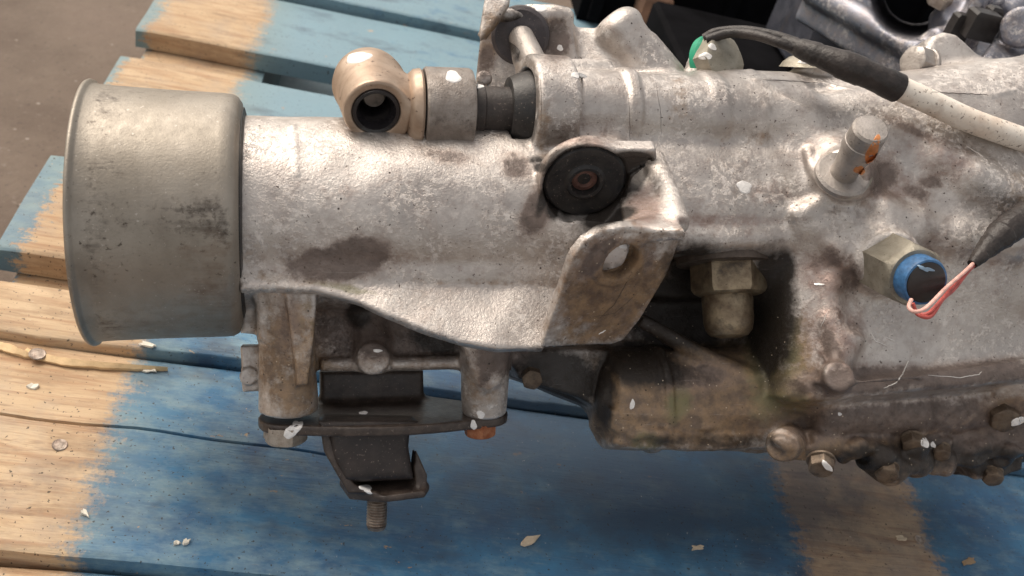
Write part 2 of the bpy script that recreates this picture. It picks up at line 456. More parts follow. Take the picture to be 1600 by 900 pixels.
M_RED = plain('red_wire', (.50, .10, .085), .45, 0, .3, 300)
M_PINK = plain('pale_pink_wire', (.72, .42, .36), .45, 0, .25, 300)
M_TAPE = plain('black_tape', (.027, .021, .019), .5, 0, .6, 110, .0009)
M_OILB = dirty_metal('oily_brown_bolt', (.10, .07, .05), (.19, .145, .105), .5, (.35, .6), 200, (.035, .025, .02), .7)
def cable_mat():
    n = NT('dirty_white_sheath')
    col = n.mix(n.ramp(n.noise(40, 4, .6), .4, .7), (.84, .77, .68), (.70, .56, .44))
    col = n.mix(n.ramp(n.noise(120, 5, .7), .5, .7, 0, .5), col, (.40, .29, .22))
    sp = n.ramp(n.noise(500, 3, .6), .60, .67, 0, .8)
    col = n.mix(sp, col, (.12, .08, .06))
    return n.out(col, .42, 0., n.bump(n.noise(300, 3), .0003, .5))
M_CABLE = cable_mat()

def wood_mat(blue=True, ends=False):
    n = NT('painted_pallet_wood' if blue else 'raw_pallet_wood')
    X = n.sep()
    oi = n.t.nodes.new('ShaderNodeObjectInfo').outputs['Random']
    add = n.t.nodes.new('ShaderNodeCombineXYZ'); n.L(n.math('MULTIPLY', oi, 3.), add.inputs[1]); n.L(n.math('MULTIPLY', oi, 7.), add.inputs[0])
    va = n.t.nodes.new('ShaderNodeVectorMath'); va.operation = 'ADD'; n.L(n.co, va.inputs[0]); n.L(add.outputs[0], va.inputs[1])
    gv = n.mul(1.2, 14, 14, src=va.outputs[0])
    g1 = n.noise(14, 6, .62, gv, .6); g2 = n.noise(60, 4, .6, gv, .3); big = n.noise(9, 4, .6, va.outputs[0])
    wood = n.mix(n.ramp(big, .3, .7), (.45, .30, .17), (.57, .425, .275))
    wood = n.mix(n.ramp(g1, .47, .66, 0, .8), wood, (.34, .19, .10))
    wood = n.mix(n.ramp(g2, .52, .75, 0, .32), wood, (.24, .15, .09))
    wood = n.mix(n.ramp(n.noise(30, 5, .7, n.mul(.5, 1.4, 1)), .52, .66, 0, .6), wood, (.30, .20, .12))
    wood = n.mix(n.ramp(n.noise(90, 5, .7, n.mul(.25, 1.4, 1)), .56, .66, 0, .6), wood, (.22, .13, .075))
    # knots
    kv = n.mul(.55, 1, 1, src=va.outputs[0])
    kn = n.ramp(n.voro(15, kv), .11, .05); wood = n.mix(n.math('MULTIPLY', kn, .8), wood, (.20, .085, .045))
    grey = n.ramp(n.noise(22, 5, .65), .5, .7, 0, .55); wood = n.mix(grey, wood, (.34, .28, .23))
    normal = n.bump(g1, .0007, .5); normal = n.bump(g2, .0006, .6, normal); normal = n.bump(n.noise(700, 3), .0003, .4, normal)
    if not blue: return n.out(wood, .75, 0., normal)
    bl = n.mix(n.ramp(n.noise(16, 5, .65), .35, .65), (.028, .100, .215), (.044, .185, .335))
    bl = n.mix(n.ramp(n.math('ADD', n.noise(40, 5, .7, n.mul(1, 2.0, 1)), n.math('MULTIPLY', n.attr('dust'), .35)), .5, .78, 0, .8), bl, (.22, .33, .37))  # pale mix also carries the sky sheen painted onto the far boards
    bl = n.mix(n.ramp(n.noise(12, 4, .7, n.mul(1, 2, 1, (0, 0, .4))), .55, .72, 0, .7), bl, (.035, .045, .075))
    bl = n.mix(n.ramp(g2, .6, .78, 0, .35), bl, (.30, .29, .24))
    # overspray bands left where the paint missed
    jx = n.math('ADD', n.math('MULTIPLY', n.math('SUBTRACT', n.noise(30, 5, .6, n.mul(1, .5, 1)), .5), .035), n.math('MULTIPLY', n.math('SUBTRACT', n.noise(14, 5, .7, gv), .5), .03))
    fz = n.math('MULTIPLY', n.math('SUBTRACT', n.noise(350, 5, .75), .5), .030)
    x = n.math('ADD', n.math('ADD', X[0], jx), fz)
    b1 = n.math('MULTIPLY', n.ramp(x, -.176, -.170), n.ramp(x, -.095, -.083, 1, 0))
    b2 = n.math('MULTIPLY', n.ramp(x, .268, .277), n.ramp(x, .352, .362, 1, 0))
    bare = n.math('MAXIMUM', b1, b2)
    chips = n.math('MULTIPLY', n.ramp(n.noise(150, 4, .65, n.mul(.6, 1, 1)), .665, .69), n.ramp(n.noise(20, 3), .45, .6))
    bare = n.math('MAXIMUM', bare, chips)
    # only a breath of green where paint thins at the edge
    col = n.mix(n.math('MULTIPLY', n.ramp(X[0], -.10, -.055, 1, 0), .45), bl, (.20, .24, .19))
    col = n.mix(bare, col, wood)
    oil_shade = n.ramp(n.math('ADD', n.attr('oil_shade'), n.math('MULTIPLY', n.math('SUBTRACT', n.noise(40, 5, .7), .5), .8)), .2, .75, 0, .78)  # gearbox shade and oily stains, both darkening the board colour
    col = n.mix(oil_shade, col, (.038, .052, .078))
    dust = n.math('MULTIPLY', n.ramp(n.noise(380, 4, .7), .66, .71, 0, .6), n.ramp(n.noise(18, 3), .42, .62)); col = n.mix(dust, col, (.55, .53, .47))
    grit = n.ramp(n.noise(520, 2, .5, n.mul(1, 1, 1, (0, 0, 1))), .67, .70, 0, .8); col = n.mix(grit, col, (.03, .025, .02))
    return n.out(col, n.fmix(bare, n.ramp(big, .3, .7, .5, .7), .78), 0., normal)
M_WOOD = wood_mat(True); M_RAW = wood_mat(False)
def floor_mat():
    n = NT('stained_concrete')
    col = n.mix(n.ramp(n.noise(5, 5, .65), .35, .65), (.11, .078, .058), (.19, .145, .112))
    col = n.mix(n.ramp(n.noise(2.5, 4), .5, .7, 0, .6), col, (.115, .07, .055))
    col = n.mix(n.ramp(n.noise(120, 4, .7), .6, .7, 0, .5), col, (.24, .2, .17))
    col = n.mix(n.ramp(n.voro(42), .09, .05, 0, .7), col, (.36, .31, .27))
    col = n.mix(n.ramp(n.voro(75), .10, .06, 0, .7), col, (.04, .03, .025))
    col = n.mix(n.ramp(n.noise(300, 3, .7), .6, .7, 0, .6), col, (.05, .04, .033))
    return n.out(col, .85, 0., n.bump(n.noise(150, 5, .7), .002, .7))
M_FLOOR = floor_mat()

# ---------------------------------------------------------------- floor
FZ = -125.
fl = Geo().add([(-4000, -3000, FZ), (6000, -3000, FZ), (6000, 7000, FZ), (-4000, 7000, FZ)], [[0, 1, 2, 3]])
flo = fl.build('concrete_floor', M_FLOOR, None, offset=np.zeros(3), smooth=False); flo['kind'] = 'structure'

# ---------------------------------------------------------------- pallets
I4 = Matrix.Identity(4)
OIL_SHADES = [(150, 300, 300, 40, .55), (190, 345, 230, 75, .85), (60, 330, 110, 35, .6), (150, 385, 150, 45, .8), (300, 405, 120, 60, .9), (60, 350, 60, 25, .45), (200, 440, 200, 70, .9), (420, 420, 120, 50, .8), (110, 310, 25, 20, .4)]  # oily stains plus the gearbox's shade, painted into the boards
def board(par, x0, x1, y0, y1, top, th=17, mat=None, skew=0., jit=1.2, name='board', seed=0, tip=0., label=None, crack=None):
    """one plank: rounded arrises, slightly wavy edges, a little cupping"""
    nx = max(8, int((x1-x0)/12)); prof = []
    tc = crack[0] if crack else .5
    ys = [0, .012, .03, .3, tc-.008, tc, tc+.008, .97, .988, 1]
    zs = [-1.6, -.5, 0, 0, 0, 0, 0, 0, -.5, -1.6]
    v = []; f = []
    for i in range(nx+1):
        s = i/nx; x = x0+(x1-x0)*s
        e0 = mnoise.noise(Vector((x*.012, seed*7.3, 1)))*jit*1.6+mnoise.noise(Vector((x*.09, seed, 2)))*jit*.5
        e1 = mnoise.noise(Vector((x*.012, seed*3.1, 5)))*jit*1.6
        for k, (a, z) in enumerate(zip(ys, zs)):
            y = (y0+e0)*(1-a)+(y1+e1)*a+skew*(x-x0)
            if crack and k in (4, 5, 6):
                y += mnoise.noise(Vector((x*.02, seed, 4)))*2.5; fd = min(1, max(0, (crack[1]-x)/60))
                z = (-3.2 if k == 5 else .25)*fd
            zz = top+z+mnoise.noise(Vector((x*.006, y*.02, seed)))*.8+(tip*s)
            if i in (0, nx): zz -= 1.0; 
            xx = x+(mnoise.noise(Vector((y*.08, seed, 9)))*1.5 if i == 0 else 0)
            v.append((xx, y, zz))
        for k in (9, 0):
            q = v[i*12+k] if k == 0 else v[i*12+9]
            v.append((q[0], q[1], top-th+(tip*s)))
    m = 12
    # ring order: 0..9 top, 10 = bottom at y1, 11 = bottom at y0
    for i in range(nx):
        for k in range(m):
            k2 = (k+1) % m
            f.append([i*m+k, i*m+k2, (i+1)*m+k2, (i+1)*m+k][::-1])
    f.append([k for k in range(m)]); f.append([nx*m+k for k in range(m)][::-1])
    o = link(name, v, f, mat or M_WOOD, par, offset=np.zeros(3), sharp=40, label=label)
    at = o.data.attributes.new('oil_shade', 'FLOAT', 'POINT'); A = np.array(v)
    dust_sheen = o.data.attributes.new('dust', 'FLOAT', 'POINT')
    dust_sheen.data.foreach_set('value', (np.clip((A[:, 1]-480)/120, 0, 1)*.9+np.clip(1-np.abs(A[:, 0]+40)/110, 0, 1)*.35).astype(np.float32))  # far boards: sky sheen painted as paler colour; towards the left: dustier paint
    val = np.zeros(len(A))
    for cx, cy, rx, ry, s in OIL_SHADES: val = np.maximum(val, s*np.exp(-((A[:, 0]-cx)/rx)**2-((A[:, 1]-cy)/ry)**2))
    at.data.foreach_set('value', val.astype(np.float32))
    return o
pal = root('pallet', 'blue painted wooden pallet with bare timber bands under the gearbox', 'pallet', Matrix.Translation((0, 0, FZ*MM)))
PO = np.array([0, 0, FZ])
def pboard(*a, **k):
    o = board(pal, *a, **k); o.location = (0, 0, -FZ*MM); return o
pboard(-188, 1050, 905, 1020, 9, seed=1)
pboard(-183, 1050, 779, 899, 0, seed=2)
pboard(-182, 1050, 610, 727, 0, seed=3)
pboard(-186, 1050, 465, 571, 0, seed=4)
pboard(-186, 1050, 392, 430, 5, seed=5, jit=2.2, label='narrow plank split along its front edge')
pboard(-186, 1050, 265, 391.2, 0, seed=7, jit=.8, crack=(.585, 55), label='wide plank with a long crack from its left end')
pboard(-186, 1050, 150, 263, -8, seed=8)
def bearer(x0, x1, y0, y1, z0, z1):
    o = board(pal, x0, x1, y0, y1, z1, th=z1-z0, seed=x0*.01, name='bearer'); o.location = (0, 0, -FZ*MM); return o
for x0 in (-175, 262, 700):
    bearer(x0, x0+98, 150, 1020, -107, -18)
for x0, y0 in ((-188, 150), (-188, 520), (-188, 900)):
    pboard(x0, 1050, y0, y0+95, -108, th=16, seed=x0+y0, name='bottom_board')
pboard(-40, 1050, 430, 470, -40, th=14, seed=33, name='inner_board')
# nails
def nail(px, py, r=3.4, z=0.3):
    p = G(px, py, z)
    g = Geo().lathe(p-np.array([0, 0, 2.]), (0.1, -.05, 1), [(0, r*.5), (1.2, r*.9), (1.7, r), (2.1, r*.9), (1.9, r*.7), (2.1, r*.45), (2.2, r*.1)], 18)
    o = g.build('nail', M_STUD, pal, offset=np.zeros(3)); o.location = (0, 0, -FZ*MM)
nail(93, 694, 3.6, .8); nail(58, 552, 4.2, 3.5); nail(1437, 843, 3.2, .4)

# ---------------------------------------------------------------- gearbox
gb = root('gearbox', 'cast aluminium car gearbox lying on the blue pallet in the foreground', 'gearbox', MG@Matrix.Translation(Vector(LB*MM)))
ptsm = {}
def grow(F, name, mat, stains, parent=gb, label=None, offset=LB):
    v, f = F.skin()
    me = bpy.data.meshes.new(name)
    me.vertices.add(len(v)); me.vertices.foreach_set('co', ((v-offset)*MM).astype(np.float32).ravel())
    me.loops.add(len(f)*4); me.loops.foreach_set('vertex_index', f.astype(np.int32).ravel())
    me.polygons.add(len(f)); me.polygons.foreach_set('loop_start', np.arange(len(f), dtype=np.int32)*4)
    me.polygons.foreach_set('use_smooth', np.ones(len(f), bool))
    me.update(calc_edges=True); me.validate()
    me.materials.append(mat)
    o = bpy.data.objects.new(name, me); sc.collection.objects.link(o); o.parent = parent
    if label: o['label'] = label
    paint(o, v, stains)
    o['_v'] = 0; del o['_v']
    ptsm[o.name] = (v, f)
    return o
def paint(o, v, stains):
    q = pix(v)
    for key in ('wet', 'mauve', 'brown', 'olive', 'soot'):
        val = np.zeros(len(v))
        for (cx, cy, rx, ry, ang, s, *lim) in stains.get(key, []):
            a = math.radians(ang); dx = q[:, 0]-cx; dy = q[:, 1]-cy
            u = (dx*math.cos(a)+dy*math.sin(a))/rx; w = (-dx*math.sin(a)+dy*math.cos(a))/ry
            # flat-topped blob: 1 inside, fading past the rim
            d = np.sqrt(u*u+w*w); d = np.where(v[:, 2] < lim[0], d, 9) if lim else d
            val = np.maximum(val, s*np.clip(1.55-d*1.05, 0, 1))
        at = o.data.attributes.new(key, 'FLOAT', 'POINT'); at.data.foreach_set('value', val.astype(np.float32))

F = Field((52, -150, -74), (485, 118, 98), 0.82)
# tail tube and body
F.cone(P(352, 333, 0), P(930, 340, 0), 42.5, 46, rd=2, k=0.01)
F.cone(P(840, 333, -2), P(1340, 320, -14), 45, 50, rd=8, k=14)
# upper bank of the case behind the shaft tube
F.poly([P(900, 120, 20), P(1170, 104, 20), P(1430, 118, 20), P(1640, 118, 20), P(1640, 400, 20), P(900, 400, 20)], (0, 0, 1), 70, rd=10, k=8)
# deck between the shaft tube and the lip above the cavity
F.poly([P(1010, 240, 34), P(1290, 250, 34), P(1290, 392, 34), P(1040, 394, 34), P(960, 380, 34)], (0, .10, 1), 50, rd=5, k=6)
F.cone(P(1052, 374, 36), P(1262, 372, 32), 5.5, rd=2, k=4)
F.cone(P(1030, 325, 33), P(1250, 322, 30), 3, rd=1.5, k=8, cut=False)
# shaft tube, its stepped collar and bored ring
F.cone(P(880, 172, 20), P(1240, 190, 12), 18.2, 21, rd=5, k=6)
F.cone(P(962, 175, 18), P(982, 176, 18), 20.3, rd=1.5, k=1.5)
F.cone(P(1085, 184, 14), P(1110, 185, 14), 21.6, rd=2, k=3)
F.cone(P(818, 170, 22), P(884, 172, 21), 24.5, 24, rd=2.5, k=3)
F.cone(P(830, 262, 12), P(884, 262, 10), 18, 18, rd=5, k=9)
# main case
F.poly([P(1252, 250, 40), P(1245, 420, 40), P(1238, 560, 40), P(1232, 625, 40), P(1300, 640, 40), P(1700, 600, 40), P(1700, 120, 40), P(1420, 118, 40), P(1240, 150, 40)], (.02, .02, 1), 110, rd=14, k=9)
F.ball(P(1470, 330, -8), (95, 72, 62), k=18)
F.cone(P(1300, 250, 22), P(1660, 150, 18), 14, 26, rd=8, k=18)
F.poly([P(1540, 105, 10), P(1700, 180, 10), P(1700, 420, 10), P(1500, 250, 10)], (0, .1, 1), 60, rd=12, k=20)
# vertical fillet down the left side of the case
F.cone(P(1252, 420, 12), P(1240, 640, 8), 15, 16, rd=6, k=12)
F.cone(P(1330, 520, 46), P(1300, 590, 44), 6, 5, rd=2, k=12)
F.cone(P(1385, 345, 46), P(1300, 395, 40), 5, 8, rd=2, k=14)
F.cone(P(1330, 335, 44), P(1240, 350, 36), 6, 6, rd=3, k=8)
# pin boss, sensor boss
F.cone(P(1330, 290, 34), P(1318, 268, 55), 12.5, 11.2, rd=1.6, k=5)
F.cone(P(1300, 240, 30), P(1318, 300, 44), 16, 15, rd=5, k=6)
F.cone(P(1375, 400, 40), P(1395, 412, 56), 16.5, 14.5, rd=2, k=8)
# lower bank under the split line: long dark half-round boss
F.cone(P(1262, 648, 22), P(1570, 628, 12), 14.5, 16.5, rd=7, k=4)
F.poly([P(1180, 600, 26), P(1230, 590, 26), P(1700, 590, 26), P(1700, 720, 10), P(1480, 720, 10), P(1200, 700, 14)], (0, 0, 1), 70, rd=4, k=4)
F.poly([P(1262, 600, 47), P(1300, 602, 48), P(1700, 555, 47), P(1700, 590, 47), P(1300, 626, 48), P(1262, 628, 46)], (0, 0, 1), 30, rd=4, k=7)
F.cone(P(1262, 690, 30), P(1470, 700, 20), 6, 6, rd=2, k=3)
F.cone(P(1360, 705, 26), P(1402, 742, 26), 10, 8, rd=2, k=3)
F.cone(P(1418, 690, 26), P(1440, 735, 24), 9, 7, rd=2, k=3)
F.poly([P(1440, 700, 25), P(1620, 640, 25), P(1700, 640, 25), P(1700, 700, 25), P(1600, 710, 25), P(1450, 735, 25)], (0, 0, 1), 26, rd=2, k=3)
F.poly([P(1500, 712, 20), P(1600, 706, 20), P(1600, 735, 20), P(1560, 752, 20), P(1530, 750, 20)], (0, 0, 1), 24, rd=2, k=2)
# round ends of the split-line studs
F.cone(P(1300, 596, 30), P(1311, 588, 62), 7, 6.6, rd=1.2, k=3)
F.cone(P(1235, 690, 20), P(1222, 696, 46), 8, 7.6, rd=1.2, k=3)
F.cone(P(1580, 600, 20), P(1592, 634, 36), 13, 12, rd=2, k=3)
# dark cavity under the lip
F.poly([P(940, 395, 70), P(1234, 394, 70), P(1240, 600, 70), P(1200, 600, 70), P(1130, 545, 70), P(1060, 508, 70), P(940, 500, 70)], (0, 0, 1), 88, rd=6, k=5, cut=True)
# dark cavity: back wall
F.poly([P(860, 380, -22), P(1270, 380, -22), P(1270, 700, -22), P(985, 700, -22), P(930, 640, -22), P(800, 590, -22), P(790, 545, -22)], (0, .05, 1), 30, rd=3, k=6)
F.cone(P(1225, 420, -10), P(1215, 690, -10), 14, 18, rd=6, k=12)
# barrel at the lower left of the case
F.cone(P(940, 622, -8), P(1250, 622, -10), 25, 27, rd=3, k=6)
F.cone(P(1010, 622, -8), P(1022, 622, -8), 27, rd=1, k=2)
F.poly([P(955, 640, 16), P(1230, 640, 16), P(1230, 704, 16), P(1010, 704, 16), P(985, 690, 16), P(955, 672, 16)], (0, -.2, .98), 50, rd=3, k=3)
F.cone(P(1000, 500, 2), P(1180, 600, 14), 3.5, 4.5, rd=1.5, k=7)
F.cone(P(930, 612, -12), P(975, 622, -8), 19, 25, rd=4, k=3)
F.poly([P(792, 545, -2), P(960, 545, -2), P(960, 655, -2), P(905, 622, -2), P(812, 592, -2)], (0, 0, 1), 30, rd=2, k=2)
# skirt (rib shelf) along the tail
nS = nrm((0, .45, .89)); pS = P(600, 437, 36)
sk = [(376, 424), (376, 451), (430, 450), (490, 453), (560, 473), (640, 506), (720, 535), (775, 544), (850, 545), (905, 440), (880, 424)]
F.poly([PP(x, y, pS, nS) for x, y in sk], nS, 5, rd=1.2, k=5)
F.cone(P(376, 425, 30), P(900, 428, 34), 4, rd=1, k=6)
# forward ear of the clevis
nE = nrm((.21, -.56, .80)); pE = P(968, 440, 68)
ear = [(846, 545), (872, 470), (897, 400), (912, 378), (938, 361), (975, 355), (1072, 357), (1040, 430), (1000, 500), (975, 533), (955, 540)]
F.poly([PP(x, y, pE, nE) for x, y in ear], nE, 5.2, rd=.6, k=1.6)
hc = PP(968, 408, pE, nE)
F.cone(hc-nE*6, hc+nE*.9, 12.2, rd=.4, k=.6)
F.cone(hc-nE*14, hc+nE*10, 8.5, rd=.3, k=.8, cut=True)
# web and spine between the two ears
A_, B_, C_, D_ = P(1012, 244, 36), P(1072, 352, 90), P(975, 352, 80), P(965, 300, 40)
nW = nrm(np.cross(C_-A_, B_-A_));  nW = nW if nW[2] > 0 else -nW
F.poly([A_, B_, C_, D_], nW, 6, rd=1.5, k=4)
F.cone(P(1020, 246, 38), P(1064, 352, 78), 5, 4.5, rd=2, k=4)
# rear ear with its bush pocket
nR = nrm((-.06, -.66, .75)); pR = P(915, 287, 52)
F.cone(pR-nR*8, pR, 19.6, rd=1.0, k=3)
F.poly([PP(x, y, pR, nR) for x, y in [(905, 232), (1024, 234), (1026, 250), (985, 280), (960, 330), (920, 340)]], nR, 7, rd=1.0, k=2)
F.cone(pR-nR*3.5, pR+nR*6, 18.2, rd=.5, k=1, cut=True)
F.poly([PP(x, y, pR, nR) for x, y in [(925, 246), (1018, 246), (1018, 256), (985, 275), (975, 310), (930, 340)]], nR, 3.0, rd=.5, k=1, cut=True)
# mount pillars and the recessed wall between them
F.cone(P(449, 448, 18), P(450, 641, 8), 11.4, 12.8, rd=1, k=4)
F.poly([P(446, 452, 37), P(497, 452, 37), P(492, 520, 34), P(480, 600, 27), P(464, 602, 27)], (0, .05, 1), 14, rd=1.2, k=2)
F.poly([P(398, 455, 24), P(440, 455, 26), P(446, 520, 26), P(440, 548, 24), P(404, 530, 20)], (0, 0, 1), 16, rd=2.5, k=3)
F.cone(P(760, 530, 18), P(757, 643, 8), 11.5, 10.2, rd=1, k=4)
F.poly([P(725, 540, 27), P(797, 540, 27), P(780, 600, 23), P(760, 612, 21), P(745, 600, 22)], (0, 0, 1), 12, rd=2, k=3)
F.poly([P(405, 450, 8), P(800, 450, 8), P(800, 580, 4), P(640, 573, 4), P(500, 578, 4), P(405, 600, 4)], (0, 0, 1), 14, rd=2, k=5)
F.cone(P(500, 570, 8), P(720, 566, 8), 3, rd=1, k=3)
F.cone(P(583, 555, 0), P(583, 560, 19), 8, 7, rd=1.5, k=4)
F.cone(P(568, 470, 0), P(585, 540, 8), 8, 7, rd=2, k=6)
# small lug at the left, end flange under the cover
F.poly([P(375, 540, 0), P(425, 540, 0), P(425, 612, 0), P(378, 614, 0)], (0, 0, 1), 12, rd=1, k=2)
F.cone(P(389, 588, -6), P(389, 588, 1.5), 4.2, rd=.6, k=1)
F.poly([P(376, 470, 10), P(420, 470, 10), P(420, 522, 6), P(376, 520, 6)], (0, 0, 1), 20, rd=2, k=3)
# upper left clevis around the pivot bush
F.poly([P(738, 150, -2), P(748, 62, -2), P(762, 30, -2), P(786, 12, -2), P(830, 6, -2), P(868, 10, -2), P(893, 24, -2), P(898, 60, -2), P(905, 150, -2)], nrm((-.25, -.2, 1)), 9, rd=1.2, k=3)
F.cone(P(757, 124, 8), P(757, 122, 14), 3.5, rd=1.5, k=3)
F.cone(P(772, 24, 4), P(890, 24, 0), 3.2, rd=1.4, k=3)
F.cone(P(772, 26, 6), P(752, 60, 4), 2.5, rd=1, k=3)
F.poly([P(762, -30, 10), P(800, -30, 10), P(796, 8, 12), P(770, 40, 14), P(748, 58, 14), P(747, 42, 14)], nrm((-.35, .1, 1)), 5, rd=1.5, k=2)
F.poly([P(878, 30, 0), P(940, 40, 0), P(1000, 60, 0), P(1010, 125, 6), P(890, 125, 6)], nrm((-.3, .2, 1)), 20, rd=4, k=5)
F.cone(P(820, 96, 14), P(812, 56, 2), 5.6, 5.6, rd=1.5, k=3)
F.cone(P(875, 106, 20), P(950, 110, 14), 4, 5, rd=1.5, k=4)
# slanting breather tube
F.cone(P(955, 34, 2), P(1036, 134, 4), 11.2, 11.6, rd=4, k=4)
F.cone(P(950, 26, 1), P(982, 66, 2), 12.2, 12.2, rd=8, k=1.2)
F.cone(P(1000, 66, 0), P(1052, 128, 4), 8, 8, rd=3, k=3)
# top tabs
F.cone(P(1268, 122, 6), P(1268, 104, 6), 12.5, 11, rd=5, k=3)
F.poly([P(1440, 150, 12), P(1452, 72, 12), P(1464, 50, 12), P(1482, 44, 12), P(1500, 50, 12), P(1556, 112, 12), P(1600, 120, 12), P(1560, 200, 12), P(1450, 180, 12)], nrm((-.12, .1, 1)), 20, rd=3, k=5)
F.cone(P(1095, 150, 0), P(1108, 92, 0), 12, 10, rd=2, k=5)
# bore of the shaft ring
F.cone(P(790, 169, 22), P(850, 171, 21), 18.0, rd=.5, k=.8, cut=True)

# raised lips, parting lines and caked grease
F.ridge([(1262, 232), (1268, 258), (1285, 285), (1312, 306), (1345, 304), (1362, 285)], 1.8, 3)
F.ridge([(1290, 310), (1262, 330), (1240, 336)], 2.2, 5)
F.ridge([(1172, 112), (1196, 170), (1188, 225)], 1.0, 3)
F.ridge([(1178, 126), (1290, 131), (1400, 160), (1440, 200)], .7, 2)
F.ridge([(1420, 145), (1548, 150), (1590, 140)], .7, 2)
F.ridge([(457, 195), (461, 230), (463, 275)], .8, 2)
F.ridge([(1370, 320), (1430, 352), (1500, 372), (1590, 380)], 3.0, 12)
F.ridge([(1460, 240), (1520, 275), (1600, 310)], 3.5, 14)
F.ridge([(1300, 440), (1295, 500), (1310, 560)], 2.6, 9)
F.ridge([(1262, 596), (1330, 598), (1450, 588), (1598, 566)], .9, 2, -.2)
for i in range(46):
    x = random.uniform(1210, 1600); y = 735-(x-1210)*.03+random.uniform(-38, 6)
    q = F.surf(x, y)
    if abs(q[2]) < 70: F.ball(q+np.array([0, 0, -1.5]), (random.uniform(2, 6), random.uniform(1.5, 4), random.uniform(2, 4)), k=3)
for i in range(22):
    x = random.uniform(960, 1230); q = F.surf(x, random.uniform(668, 700))
    if abs(q[2]) < 70: F.ball(q+np.array([0, 0, -1.5]), (random.uniform(2, 7), random.uniform(1, 2.5), 3), k=3)
F.rough(14, .30)
yb = P(1400, 640, 20)[1]
F.rough(5, .38, lambda x, y, z: (1/(1+np.exp((y-yb)/4)))[None, :, None]*np.ones((len(x), 1, 1), np.float32)*(1/(1+np.exp(-(x-300)/15)))[:, None, None].astype(np.float32))

